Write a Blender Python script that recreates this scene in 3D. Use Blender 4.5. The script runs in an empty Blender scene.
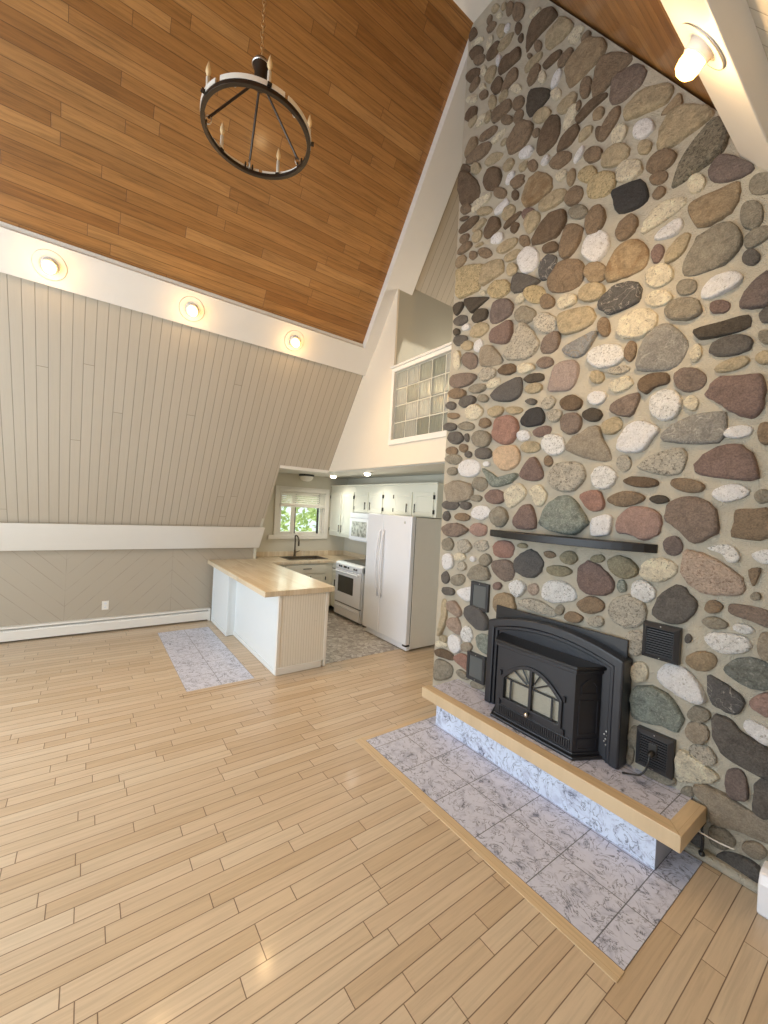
import bpy, bmesh, math, random
from mathutils import Vector, Matrix, Quaternion, noise
PI = math.pi
C = bpy.context.scene.collection
SC = bpy.context.scene

# ---------------------------------------------------------------- camera
H = 1.83
YAW, PITCH, ROLL, FPX = math.radians(53.80958), math.radians(-0.442445), math.radians(3.12707), 404.7905
def cam_axes():
    f = Vector((-math.sin(YAW), math.cos(YAW), 0)); r = Vector((math.cos(YAW), math.sin(YAW), 0)); u = Vector((0, 0, 1))
    f2 = f * math.cos(PITCH) + u * math.sin(PITCH); u2 = u * math.cos(PITCH) - f * math.sin(PITCH)
    r3 = r * math.cos(ROLL) + u2 * math.sin(ROLL); u3 = u2 * math.cos(ROLL) - r * math.sin(ROLL)
    return r3, u3, f2
cr, cu, cf = cam_axes()
cd = bpy.data.cameras.new('camera'); cam = bpy.data.objects.new('camera', cd); C.objects.link(cam)
cd.sensor_fit = 'VERTICAL'; cd.sensor_height = 24.0; cd.lens = 24.0 * FPX / 1024.0; cd.clip_start = 0.02; cd.clip_end = 200
M4 = Matrix((cr, cu, -cf)).transposed().to_4x4(); M4.translation = Vector((0, 0, H)); cam.matrix_world = M4
SC.camera = cam

# ---------------------------------------------------------------- world, daylight, exposure
EXPOSURE = 0.0
DAY, DAYCOL = 260.0, (0.72, 0.86, 1.0)
BULB, BULBCOL = 60.0, (1.0, 0.66, 0.32)
KITCHEN, KCOL = 17.0, (1.0, 0.92, 0.80)
W = bpy.data.worlds.new('world'); SC.world = W; W.use_nodes = True
bgn = W.node_tree.nodes['Background']; bgn.inputs[0].default_value = (0.90, 0.96, 1.0, 1); bgn.inputs[1].default_value = 1.5
vs = SC.view_settings
vs.view_transform = 'Standard'; vs.look = 'None'; vs.exposure = EXPOSURE; vs.gamma = 1.0; vs.use_curve_mapping = False
SC.cycles.use_denoising = True
SC.cycles.max_bounces = 8; SC.cycles.diffuse_bounces = 5; SC.cycles.glossy_bounces = 3; SC.cycles.transparent_max_bounces = 8
SC.cycles.sample_clamp_indirect = 6.0
SC.cycles.caustics_reflective = False; SC.cycles.caustics_refractive = False
def area(name, loc, direction, sx, sy, power, col, spread=PI):
    l = bpy.data.lights.new(name, 'AREA'); l.shape = 'RECTANGLE'; l.size = sx; l.size_y = sy; l.energy = power; l.color = col; l.spread = spread
    o = bpy.data.objects.new(name, l); C.objects.link(o); o.location = loc
    o.rotation_euler = Vector(direction).to_track_quat('-Z', 'Y').to_euler(); return o
# sky light coming in through the tall gable glazing behind the camera and the kitchen window
area('gable_daylight', (-2.63, -3.16, 1.35), (0, 1, -0.0), 5.6, 2.1, DAY, DAYCOL)
area('upper_gable_daylight', (-2.63, -3.16, 3.75), (0, 1, -0.1), 3.0, 2.0, DAY * 0.30, DAYCOL)
area('kitchen_window_daylight', (-7.1, 3.1, 1.7), (1, 0, 0), 1.0, 0.9, 18.0, (0.92, 1.0, 0.92))

def sun(name, direction, strength, col):
    l = bpy.data.lights.new(name, 'SUN'); l.energy = strength; l.color = col; l.angle = 0.01
    o = bpy.data.objects.new(name, l); C.objects.link(o); o.location = (-8, 3, 12); o.rotation_euler = Vector(direction).to_track_quat('-Z', 'Y').to_euler()
sun('sun', (-0.42, -0.25, -0.87), 5.0, (1.0, 0.95, 0.85))

# ---------------------------------------------------------------- materials
def lin(c):
    return tuple((v / 255 / 12.92) if v / 255 <= 0.04045 else ((v / 255 + 0.055) / 1.055) ** 2.4 for v in c) + (1.0,)
class NT:
    def __init__(s, name):
        s.m = bpy.data.materials.new(name); s.m.use_nodes = True; s.t = s.m.node_tree; s.n = s.t.nodes; s.l = s.t.links
        s.b = s.n['Principled BSDF']
    def node(s, typ, **kw):
        n = s.n.new(typ)
        for k, v in kw.items(): setattr(n, k, v)
        return n
    def put(s, sock, v):
        if hasattr(v, 'is_linked') or isinstance(v, bpy.types.NodeSocket): s.l.new(v, sock)
        elif isinstance(v, (tuple, list)) and len(v) == 3 and sock.type == 'RGBA': sock.default_value = tuple(v) + (1,)
        else: sock.default_value = v
    def math(s, op, a, b=None, c=None):
        n = s.node('ShaderNodeMath', operation=op); s.put(n.inputs[0], a)
        if b is not None: s.put(n.inputs[1], b)
        if c is not None: s.put(n.inputs[2], c)
        return n.outputs[0]
    def mix(s, f, a, b, blend='MIX'):
        n = s.node('ShaderNodeMix', data_type='RGBA', blend_type=blend); s.put(n.inputs[0], f); s.put(n.inputs[6], a); s.put(n.inputs[7], b); return n.outputs[2]
    def ramp(s, f, stops, interp='LINEAR'):
        n = s.node('ShaderNodeValToRGB'); n.color_ramp.interpolation = interp; e = n.color_ramp.elements
        while len(e) < len(stops): e.new(0.5)
        for i, (p, c) in enumerate(stops): e[i].position = p; e[i].color = c if len(c) == 4 else tuple(c) + (1,)
        s.put(n.inputs[0], f); return n.outputs[0]
    def maprange(s, v, a, b, c, d, smooth=False):
        n = s.node('ShaderNodeMapRange'); n.interpolation_type = 'SMOOTHSTEP' if smooth else 'LINEAR'
        for i, x in enumerate((v, a, b, c, d)): s.put(n.inputs[i], x)
        return n.outputs[0]
    def noise(s, vec, scale, detail=3, rough=0.55, dist=0.0):
        n = s.node('ShaderNodeTexNoise'); s.put(n.inputs['Vector'], vec); n.inputs['Scale'].default_value = scale; n.inputs['Detail'].default_value = detail
        n.inputs['Roughness'].default_value = rough; n.inputs['Distortion'].default_value = dist; return n.outputs[0]
    def white(s, x, y=None):
        n = s.node('ShaderNodeTexWhiteNoise', noise_dimensions='2D'); c = s.comb(x, y if y is not None else 0.0); s.put(n.inputs['Vector'], c); return n.outputs[0]
    def comb(s, x, y, z=0.0):
        n = s.node('ShaderNodeCombineXYZ'); s.put(n.inputs[0], x); s.put(n.inputs[1], y); s.put(n.inputs[2], z); return n.outputs[0]
    def uv(s):
        n = s.node('ShaderNodeUVMap'); q = s.node('ShaderNodeSeparateXYZ'); s.l.new(n.outputs[0], q.inputs[0]); return q.outputs[0], q.outputs[1], n.outputs[0]
    def obj(s): return s.node('ShaderNodeTexCoord').outputs['Object']
    def bump(s, h, strength, dist=0.01):
        n = s.node('ShaderNodeBump'); n.inputs['Strength'].default_value = strength; n.inputs['Distance'].default_value = dist; s.put(n.inputs['Height'], h); s.l.new(n.outputs[0], s.b.inputs['Normal'])
    def done(s, col=None, rough=0.5, metal=0.0, spec=0.5, coat=0.0):
        if col is not None: s.put(s.b.inputs['Base Color'], col)
        s.put(s.b.inputs['Roughness'], rough); s.b.inputs['Metallic'].default_value = metal; s.b.inputs['Specular IOR Level'].default_value = spec
        s.b.inputs['Coat Weight'].default_value = coat; s.b.inputs['Coat Roughness'].default_value = 0.12
        return s.m
def paint(name, rgb, rough=0.5, var=0.04, metal=0.0, spec=0.5, scale=9, bump=0.0):
    t = NT(name); n = t.noise(t.obj(), scale, 4); c = lin(rgb)
    col = t.mix(n, tuple(v * (1 - var) for v in c[:3]), tuple(min(1, v * (1 + var)) for v in c[:3]))
    if bump: t.bump(t.noise(t.obj(), 160, 3), bump, 0.004)
    return t.done(col, rough, metal, spec)
def planks(name, w, L, cols, groove, gw=0.0022, rough=0.35, grain=0.16, coat=0.0, bump=0.5, u0=0.0, gapends=True, roughvar=0.0):
    t = NT(name); u, v, uv = t.uv(); u = t.math('ADD', u, u0)
    uu = t.math('DIVIDE', u, w); row = t.math('FLOOR', uu); fu = t.math('FRACT', uu)
    r1 = t.white(row, 3.7); r2 = t.white(row, 9.1)
    Lr = t.math('MULTIPLY', t.math('ADD', t.math('MULTIPLY', r2, 0.7), 0.65), L)
    vv = t.math('ADD', t.math('DIVIDE', v, Lr), t.math('MULTIPLY', r1, 17.3)); col = t.math('FLOOR', vv); fv = t.math('FRACT', vv)
    rb = t.white(row, col); rb2 = t.white(t.math('ADD', row, 51.3), col)
    base = t.ramp(rb, [(i / max(1, len(cols) - 1), lin(c)) for i, c in enumerate(cols)])
    g = t.noise(t.comb(t.math('MULTIPLY', u, 55.0), t.math('ADD', t.math('MULTIPLY', v, 2.6), t.math('MULTIPLY', rb2, 40.0)), t.math('MULTIPLY', rb, 30.0)), 1.0, 5, 0.65, 0.6)
    base = t.mix(1.0, base, t.ramp(g, [(0.25, (1 - grain * 1.6,) * 3), (0.55, (1, 1, 1)), (0.8, (1 + grain * .5,) * 3)]), 'MULTIPLY')
    mu = t.math('MULTIPLY', t.math('MINIMUM', fu, t.math('SUBTRACT', 1.0, fu)), w)
    mv = t.math('MULTIPLY', t.math('MINIMUM', fv, t.math('SUBTRACT', 1.0, fv)), Lr)
    mm = t.math('MINIMUM', mu, mv) if gapends else mu
    k = t.maprange(mm, gw * 0.35, gw, 1.0, 0.0, True)
    base = t.mix(t.math('MULTIPLY', k, 0.85), base, lin(groove))
    t.bump(t.math('SUBTRACT', t.math('MULTIPLY', g, 0.08), k), bump, 0.003)
    rr = t.math('ADD', t.math('MULTIPLY', g, roughvar), rough) if roughvar else rough
    return t.done(base, rr, 0, 0.5, coat)
def marble(name, tw=0.33, th=0.32, u0=0.0, v0=0.0, base=(203, 207, 225), dark=(70, 74, 90), grout=(96, 98, 108), gw=0.0034, rough=0.32, mid=(172, 177, 199)):
    t = NT(name); u, v, uv = t.uv()
    uu = t.math('DIVIDE', t.math('SUBTRACT', u, u0), tw); vv = t.math('DIVIDE', t.math('SUBTRACT', v, v0), th)
    ru, rv = t.math('FLOOR', uu), t.math('FLOOR', vv); fu, fv = t.math('FRACT', uu), t.math('FRACT', vv)
    rb = t.white(ru, rv); p = t.comb(t.math('ADD', u, t.math('MULTIPLY', rb, 7.0)), t.math('ADD', v, t.math('MULTIPLY', rb, 3.0)), t.math('MULTIPLY', rb, 11.0))
    n1 = t.noise(p, 11.0, 6, 0.62, 1.2); n2 = t.noise(p, 7.5, 5, 0.62, 2.4); n3 = t.noise(p, 15.0, 3)
    c = t.ramp(n1, [(0.30, lin(mid)), (0.5, lin(base)), (0.75, tuple(min(1, x * 1.06) for x in lin(base)[:3]))])
    vein = t.maprange(t.math('ABSOLUTE', t.math('SUBTRACT', n2, 0.5)), 0.0, 0.026, 1.0, 0.0)
    msk = t.maprange(n3, 0.36, 0.52, 0.0, 1.0)
    blot = t.math('MULTIPLY', t.maprange(n1, 0.40, 0.33, 0.0, 1.0), t.maprange(n3, 0.45, 0.6, 0.0, 1.0))
    f = t.math('MINIMUM', t.math('ADD', t.math('MULTIPLY', t.math('MULTIPLY', vein, msk), 0.95), t.math('MULTIPLY', blot, 0.7)), 0.92)
    c = t.mix(f, c, lin(dark))
    m = t.math('MINIMUM', t.math('MULTIPLY', t.math('MINIMUM', fu, t.math('SUBTRACT', 1.0, fu)), tw), t.math('MULTIPLY', t.math('MINIMUM', fv, t.math('SUBTRACT', 1.0, fv)), th))
    k = t.maprange(m, gw * 0.4, gw, 1.0, 0.0, True)
    t.bump(t.math('SUBTRACT', 0.0, k), 0.4, 0.002)
    return t.done(t.mix(k, c, lin(grout)), rough)
def stone_mat(name, rgb, mottle=0.22, speck=None, amount=0.0, vein=None, rough=0.75, second=None):
    t = NT(name); o = t.obj(); oi = t.node('ShaderNodeObjectInfo').outputs['Random']
    rgb = tuple(min(244, v * 1.10) for v in rgb); c = lin(rgb)[:3]
    n1 = t.noise(o, 19, 8, 0.72, 0.6); n2 = t.noise(o, 110, 5, 0.75)
    lo = tuple(v * (1 - mottle * 1.5) for v in c); hi = tuple(min(0.95, v * (1 + mottle)) for v in c)
    col = t.ramp(n1, [(0.28, lo), (0.52, c), (0.75, hi)])
    if second: col = t.mix(t.maprange(t.noise(o, 6, 4, 0.6, 1.0), 0.48, 0.62, 0.0, 0.7), col, lin(second))
    col = t.mix(1.0, col, t.ramp(n2, [(0.32, (0.60 + max(0, rgb[0] - 150) / 300,) * 3), (0.62, (1.12,) * 3)]), 'MULTIPLY')
    if amount:
        n3 = t.noise(o, 70, 5, 0.7, 0.6); col = t.mix(t.maprange(n3, 0.60 - amount * .3, 0.72 - amount * .3, 0.0, 0.85), col, lin(speck))
    if vein:
        n4 = t.noise(o, 7, 3, 0.5, 1.5); col = t.mix(t.maprange(t.math('ABSOLUTE', t.math('SUBTRACT', n4, 0.5)), 0.0, 0.012, 0.85, 0.0), col, lin(vein))
    t.bump(t.math('ADD', n1, t.math('MULTIPLY', n2, 0.8)), 1.0, 0.028)
    return t.done(col, rough, 0, 0.35)
def emissive(name, rgb, strength):
    t = NT(name); t.b.inputs['Emission Color'].default_value = lin(rgb); t.b.inputs['Emission Strength'].default_value = strength
    return t.done(lin(rgb), 0.4)
def glass(name, tint=(240, 245, 242), refl=0.08):
    m = bpy.data.materials.new(name); m.use_nodes = True; t = m.node_tree; t.nodes.clear()
    o = t.nodes.new('ShaderNodeOutputMaterial'); mx = t.nodes.new('ShaderNodeMixShader'); tr = t.nodes.new('ShaderNodeBsdfTransparent'); gl = t.nodes.new('ShaderNodeBsdfGlossy'); fr = t.nodes.new('ShaderNodeFresnel')
    fr.inputs[0].default_value = 1.45; tr.inputs[0].default_value = lin(tint); gl.inputs['Roughness'].default_value = 0.03
    t.links.new(fr.outputs[0], mx.inputs[0]); t.links.new(tr.outputs[0], mx.inputs[1]); t.links.new(gl.outputs[0], mx.inputs[2]); t.links.new(mx.outputs[0], o.inputs[0]); return m

m_wood_ceiling = planks('amber_ceiling_boards', 0.093, 1.5, [(158, 110, 58), (176, 126, 70), (146, 99, 50), (186, 138, 82), (166, 116, 62)], (86, 56, 28), 0.0026, 0.36, 0.28, 0.15, 0.5)
m_floor = planks('pale_oak_floor', 0.083, 0.62, [(196, 174, 146), (203, 183, 156), (190, 167, 137), (207, 189, 163), (199, 178, 150)], (88, 64, 42), 0.0028, 0.36, 0.13, 0.10, 0.35, 0.021)
m_greyboard = planks('taupe_painted_boards', 0.0915, 9.0, [(186, 175, 157), (189, 178, 160), (183, 172, 154)], (128, 118, 102), 0.0036, 0.55, 0.03, 0, 0.7)
m_butcher = planks('butcher_block', 0.042, 0.5, [(214, 198, 170), (222, 208, 182), (206, 187, 156), (217, 201, 173)], (180, 150, 110), 0.0008, 0.35, 0.10, 0.1, 0.1)
m_timber = planks('hearth_oak', 0.5, 4.0, [(206, 182, 146), (211, 188, 152)], (160, 126, 84), 0.0008, 0.4, 0.12, 0.1, 0.1, 0.21)
m_bead = planks('beadboard', 0.030, 9.0, [(228, 222, 208), (230, 224, 210)], (204, 197, 180), 0.004, 0.5, 0.03, 0, 0.4)
def chevron():
    t = NT('taupe_chevron_boards'); u, v, uv = t.uv()
    pp = t.math('PINGPONG', t.math('ADD', u, 0.19 + 1.21 * 8), 1.21)
    d = t.math('DIVIDE', t.math('SUBTRACT', v, pp), 1.41421)
    f = t.math('FRACT', t.math('DIVIDE', t.math('ADD', d, 50.0), 0.14)); m = t.math('MULTIPLY', t.math('MINIMUM', f, t.math('SUBTRACT', 1.0, f)), 0.14)
    s = t.math('MINIMUM', pp, t.math('SUBTRACT', 1.21, pp)); m = t.math('MINIMUM', m, s)
    k = t.math('MULTIPLY', t.maprange(m, 0.001, 0.004, 1.0, 0.0, True), t.maprange(t.noise(uv, 3.0, 3), 0.42, 0.58, 0.15, 0.9))
    t.bump(t.math('SUBTRACT', 0.0, k), 0.5, 0.002)
    return t.done(t.mix(t.math('MULTIPLY', k, 0.7), lin((172, 161, 143)), lin((124, 114, 100))), 0.55)
m_chev = chevron()
m_pad = marble('hearth_tile', 0.331, 0.318, -0.81, 1.835)
m_slab = marble('hearth_top_tile', 0.45, 0.27, -0.81, 2.515, base=(200, 203, 222))
m_riser = marble('daylit_riser_tile', 0.345, 0.30, -0.81, -0.08, base=(208, 218, 236), grout=(170, 178, 196), gw=.002)  # bluer base than the other tiles: daylight tint put into the riser colour
m_inset = marble('inset_tile', 0.333, 0.322, -6.11, 0.82, base=(204, 207, 222), mid=(174, 178, 196))
def vinyl():
    t = NT('kitchen_vinyl'); u, v, uv = t.uv(); n = t.node('ShaderNodeTexVoronoi'); t.put(n.inputs['Vector'], uv); n.inputs['Scale'].default_value = 16
    n2 = t.node('ShaderNodeTexVoronoi', feature='DISTANCE_TO_EDGE'); t.put(n2.inputs['Vector'], uv); n2.inputs['Scale'].default_value = 16
    c = t.ramp(t.white(n.outputs['Color']), [(0, lin((150, 144, 138))), (0.5, lin((186, 181, 174))), (1, lin((206, 203, 198)))])
    c = t.mix(1.0, c, t.ramp(t.noise(uv, 30, 4), [(0.3, (0.8,) * 3), (0.7, (1.1,) * 3)]), 'MULTIPLY')
    return t.done(t.mix(t.maprange(n2.outputs['Distance'], 0.02, 0.08, 0.7, 0.0), c, lin((122, 116, 110))), 0.4)
m_vinyl = vinyl()
m_trim = paint('white_trim_paint', (226, 222, 213), 0.45, 0.02)
m_beam = paint('white_beam_paint', (224, 220, 212), 0.45, 0.02)
m_cream = paint('cream_wall_paint', (226, 214, 194), 0.6, 0.02)
m_grey = paint('grey_green_wall_paint', (178, 173, 156), 0.6, 0.02)
m_kwall = paint('kitchen_wall_paint', (205, 200, 184), 0.6, 0.02)
m_ceil = paint('white_ceiling_paint', (226, 224, 216), 0.6, 0.02)
m_cab = paint('ivory_cabinet_paint', (220, 219, 204), 0.42, 0.02)
m_panel = paint('white_panel_paint', (222, 226, 226), 0.45, 0.015)
m_white = paint('white_enamel', (228, 230, 234), 0.25, 0.01)
m_fridge_side = paint('textured_grey_case', (226, 223, 214), 0.5, 0.03, bump=0.2)
m_black = paint('black_hardware', (34, 32, 30), 0.4, 0.1)
m_dark = paint('dark_gasket', (50, 50, 52), 0.6, 0.1)
m_cooktop = paint('black_glass_cooktop', (30, 30, 32), 0.12, 0.05)
m_ovenglass = paint('oven_window', (58, 58, 56), 0.15, 0.1)
m_iron = paint('black_cast_iron', (29, 31, 37), 0.34, 0.12, bump=0.25, spec=0.6)
m_iron2 = paint('blackened_steel', (22, 23, 27), 0.28, 0.1, spec=0.6)
m_brick = paint('pale_firebrick', (236, 235, 232), 0.8, 0.10, scale=6)
m_liner_dark = paint('near_black_strip', (18, 18, 18), 0.7, 0.2)
m_mantel = paint('charcoal_mantel', (24, 23, 24), 0.45, 0.12)
m_vent = paint('black_vent_metal', (46, 47, 50), 0.35, 0.1)
m_ventdark = paint('vent_mesh', (84, 87, 86), 0.6, 0.15, scale=200)
m_nickel = paint('brushed_nickel', (190, 186, 178), 0.3, 0.05, metal=1.0)
m_bronze = paint('dark_faucet_metal', (92, 82, 70), 0.35, 0.1, metal=0.9)
m_chand = paint('dark_bronze', (66, 58, 50), 0.34, 0.15, metal=0.75)
m_candle = paint('ivory_candle_sleeve', (232, 226, 210), 0.5, 0.02)
m_highlight = paint('painted_highlight_metal', (226, 220, 208), 0.3, 0.05, spec=0.7)  # pale paint puts the highlight on the chandelier band into its colour
m_chain = paint('aged_brass_chain', (196, 160, 110), 0.35, 0.1, metal=0.7)
m_cable = paint('white_cable', (226, 222, 210), 0.5, 0.02)
m_sink = paint('dark_sink', (84, 74, 62), 0.3, 0.1)
m_bulb = emissive('glowing_bulb', (255, 186, 92), 15.0)
m_kbulb = emissive('bright_downlight', (255, 246, 226), 8.0)
m_dome = paint('white_glass_shade', (236, 232, 220), 0.3, 0.02)
m_cbulb = paint('clear_candle_bulb', (232, 206, 160), 0.15, 0.1)
m_pane = glass('window_glass')
m_stoveglass = glass('stove_glass', (238, 236, 230))
def glassblock():
    t = NT('glass_block'); t.b.inputs['Transmission Weight'].default_value = 0.55; t.b.inputs['IOR'].default_value = 1.3
    oi = t.node('ShaderNodeObjectInfo').outputs['Random']; o = t.obj()
    q = t.node('ShaderNodeTexWave'); t.put(q.inputs['Vector'], o); q.inputs['Scale'].default_value = 9; q.inputs['Distortion'].default_value = 2.0
    t.bump(q.outputs['Fac'], 0.5, 0.01)
    return t.done(t.mix(oi, lin((168, 170, 154)), lin((226, 226, 214))), 0.12, 0, 0.6)
m_block = glassblock()
m_grout = paint('white_grout', (212, 208, 192), 0.7, 0.03)
m_mortar = (lambda t: (t.bump(t.math('ADD', t.noise(t.obj(), 20, 6, 0.7), t.math('MULTIPLY', t.noise(t.obj(), 150, 4), 0.9)), 1.0, 0.03), t.done(t.mix(t.noise(t.obj(), 9, 5), lin((204, 195, 174)), lin((227, 219, 200))), 0.9, 0, 0.2))[1])(NT('sandy_mortar'))
def leafy(name, a, b):
    t = NT(name); n = t.noise(t.obj(), 9, 6, 0.7); return t.done(t.ramp(n, [(0.35, lin(a)), (0.65, lin(b))]), 0.7)
m_leaf = leafy('sunlit_leaves', (168, 190, 110), (224, 234, 176)); m_leaf2 = leafy('pale_leaves', (186, 204, 130), (234, 240, 196))
m_bark = paint('grey_bark', (120, 108, 92), 0.9, 0.2); m_lawn = leafy('lawn', (120, 140, 70), (160, 176, 100))
ST = {'w': dict(rgb=(240, 237, 228), mottle=.12, speck=(150, 142, 128), amount=.10), 'wt': dict(rgb=(214, 205, 182), mottle=.26, speck=(120, 108, 88), amount=.15),
 'ws': dict(rgb=(230, 227, 219), mottle=.2, speck=(136, 132, 124), amount=.22), 'wg': dict(rgb=(196, 190, 176), mottle=.2, speck=(90, 84, 74), amount=.3),
 'lg': dict(rgb=(184, 178, 164), mottle=.22, speck=(108, 102, 90), amount=.3), 'sp': dict(rgb=(190, 174, 138), mottle=.2, speck=(134, 118, 88), amount=.3),
 'g': dict(rgb=(150, 143, 128), mottle=.28), 'gs': dict(rgb=(142, 136, 120), mottle=.3, speck=(72, 70, 62), amount=.35), 'gv': dict(rgb=(152, 149, 142), vein=(206, 202, 192)),
 'gn': dict(rgb=(138, 145, 136), mottle=.4, speck=(186, 190, 178), amount=.22), 'gd': dict(rgb=(124, 128, 122), mottle=.4, speck=(170, 172, 164), amount=.18), 'dg': dict(rgb=(108, 104, 99), mottle=.28),
 'dv': dict(rgb=(98, 97, 96), vein=(190, 186, 178)), 'bk': dict(rgb=(68, 68, 69), mottle=.15), 'dk': dict(rgb=(88, 81, 72)), 'bg': dict(rgb=(102, 100, 98), mottle=.14),
 'bl': dict(rgb=(148, 149, 149), vein=(176, 150, 110)), 'br': dict(rgb=(142, 124, 103), mottle=.28), 'db': dict(rgb=(118, 101, 83), mottle=.28), 'tn': dict(rgb=(180, 166, 138), mottle=.28), 'tb': dict(rgb=(160, 142, 116), mottle=.26),
 'or': dict(rgb=(168, 148, 118), mottle=.28, second=(148, 118, 84)), 'pe': dict(rgb=(200, 176, 148)), 'rd': dict(rgb=(136, 116, 108), mottle=.22), 're': dict(rgb=(162, 128, 115), mottle=.22),
 'mb': dict(rgb=(138, 123, 112), mottle=.26), 'mv': dict(rgb=(124, 112, 107), mottle=.24), 'pk': dict(rgb=(164, 138, 128), mottle=.2), 'pt': dict(rgb=(182, 164, 148), speck=(138, 114, 100), amount=.25),
 'pg': dict(rgb=(168, 152, 144), mottle=.12), 'pb': dict(rgb=(166, 147, 132), mottle=.26), 'tg': dict(rgb=(160, 149, 132)), 'ol': dict(rgb=(152, 144, 120), mottle=.3)}
KEY = {k: stone_mat('stone_' + {'w': 'quartz_white', 'wt': 'pale_tan'}.get(k, k + '_tone'), **v) for k, v in ST.items()}

# ---------------------------------------------------------------- mesh helpers
BASE = {}
def base_of(o): return BASE.get(o.name, Vector((0, 0, 0))) if o else Vector((0, 0, 0))
def obj(name, bm, mat, parent=None, bevel=0.0, smooth=False, seg=2, label=None, local=False):
    bmesh.ops.recalc_face_normals(bm, faces=bm.faces)
    if parent is not None and not local: bmesh.ops.translate(bm, verts=bm.verts, vec=-base_of(parent))
    me = bpy.data.meshes.new(name); bm.to_mesh(me); bm.free()
    for q in (mat if isinstance(mat, list) else [mat]): me.materials.append(q)
    o = bpy.data.objects.new(name, me); C.objects.link(o)
    if parent is not None: o.parent = parent; BASE[o.name] = base_of(parent)
    if smooth:
        for p in me.polygons: p.use_smooth = True
    if bevel:
        b = o.modifiers.new('bevel', 'BEVEL'); b.width = bevel; b.segments = seg; b.limit_method = 'ANGLE'; b.angle_limit = 0.6
    if label: o['label'] = label
    return o
def thing(name, label, cat, loc=(0, 0, 0), group=None):
    o = bpy.data.objects.new(name, None); C.objects.link(o); o.location = loc; o.empty_display_size = 0.1
    o['label'] = label; o['category'] = cat
    if group: o['group'] = group
    BASE[o.name] = Vector(loc); return o
def tag(o, label, cat, group=None):
    o['label'] = label; o['category'] = cat
    if group: o['group'] = group
    return o
def struct(o): o['kind'] = 'structure'; return o
def B(): return bmesh.new()
def box(b, x0, x1, y0, y1, z0, z1):
    v = [b.verts.new(p) for p in ((x0, y0, z0), (x1, y0, z0), (x1, y1, z0), (x0, y1, z0), (x0, y0, z1), (x1, y0, z1), (x1, y1, z1), (x0, y1, z1))]
    for f in ((0, 3, 2, 1), (4, 5, 6, 7), (0, 1, 5, 4), (1, 2, 6, 5), (2, 3, 7, 6), (3, 0, 4, 7)): b.faces.new([v[i] for i in f])
    return b
def bxo(name, mat, parent, x0, x1, y0, y1, z0, z1, bevel=0.003, label=None): return obj(name, box(B(), x0, x1, y0, y1, z0, z1), mat, parent, bevel, label=label)
def prism(b, pts, fn, lo, hi):
    """polygon pts (a, b) swept from lo to hi; fn(a, b, t) gives the 3-D point"""
    v0 = [b.verts.new(fn(p[0], p[1], lo)) for p in pts]; v1 = [b.verts.new(fn(p[0], p[1], hi)) for p in pts]; n = len(pts)
    b.faces.new(v0); b.faces.new(v1[::-1])
    for i in range(n): b.faces.new([v0[i], v1[i], v1[(i + 1) % n], v0[(i + 1) % n]])
    return b
XZ = lambda a, c, t: (a, t, c)
YZ = lambda a, c, t: (t, a, c)
XY = lambda a, c, t: (a, c, t)
def frame(b, outer, inner, fn, lo, hi):
    n = len(outer); R = [[b.verts.new(fn(p[0], p[1], t)) for p in ring] for t in (lo, hi) for ring in (outer, inner)]
    o0, i0, o1, i1 = R
    for k in range(n):
        j = (k + 1) % n
        for q in ((o0[k], o0[j], i0[j], i0[k]), (o1[k], i1[k], i1[j], o1[j]), (o0[k], o1[k], o1[j], o0[j]), (i0[k], i0[j], i1[j], i1[k])): b.faces.new(q)
    return b
def rect(a0, a1, c0, c1): return [(a0, c0), (a1, c0), (a1, c1), (a0, c1)]
def rframe(b, a0, a1, c0, c1, w, fn, lo, hi): return frame(b, rect(a0, a1, c0, c1), rect(a0 + w, a1 - w, c0 + w, c1 - w), fn, lo, hi)
def grid(b, us, vs_, skip, fn, lo, hi):
    V = {}
    def gv(i, j, t):
        if (i, j, t) not in V: V[(i, j, t)] = b.verts.new(fn(us[i], vs_[j], (lo, hi)[t]))
        return V[(i, j, t)]
    nu, nv = len(us) - 1, len(vs_) - 1; on = lambda i, j: 0 <= i < nu and 0 <= j < nv and (i, j) not in skip
    for i in range(nu):
        for j in range(nv):
            if not on(i, j): continue
            for t in (0, 1): b.faces.new([gv(i, j, t), gv(i + 1, j, t), gv(i + 1, j + 1, t), gv(i, j + 1, t)])
            for (di, dj, a, c) in ((-1, 0, (i, j), (i, j + 1)), (1, 0, (i + 1, j), (i + 1, j + 1)), (0, -1, (i, j), (i + 1, j)), (0, 1, (i, j + 1), (i + 1, j + 1))):
                if not on(i + di, j + dj): b.faces.new([gv(*a, 0), gv(*c, 0), gv(*c, 1), gv(*a, 1)])
    return b
def uvmap(b, ua, va, only=None):
    L = b.loops.layers.uv.verify(); ua, va = Vector(ua), Vector(va)
    for f in b.faces:
        for l in f.loops: l[L].uv = (l.vert.co.dot(ua), l.vert.co.dot(va))
    return b
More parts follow.
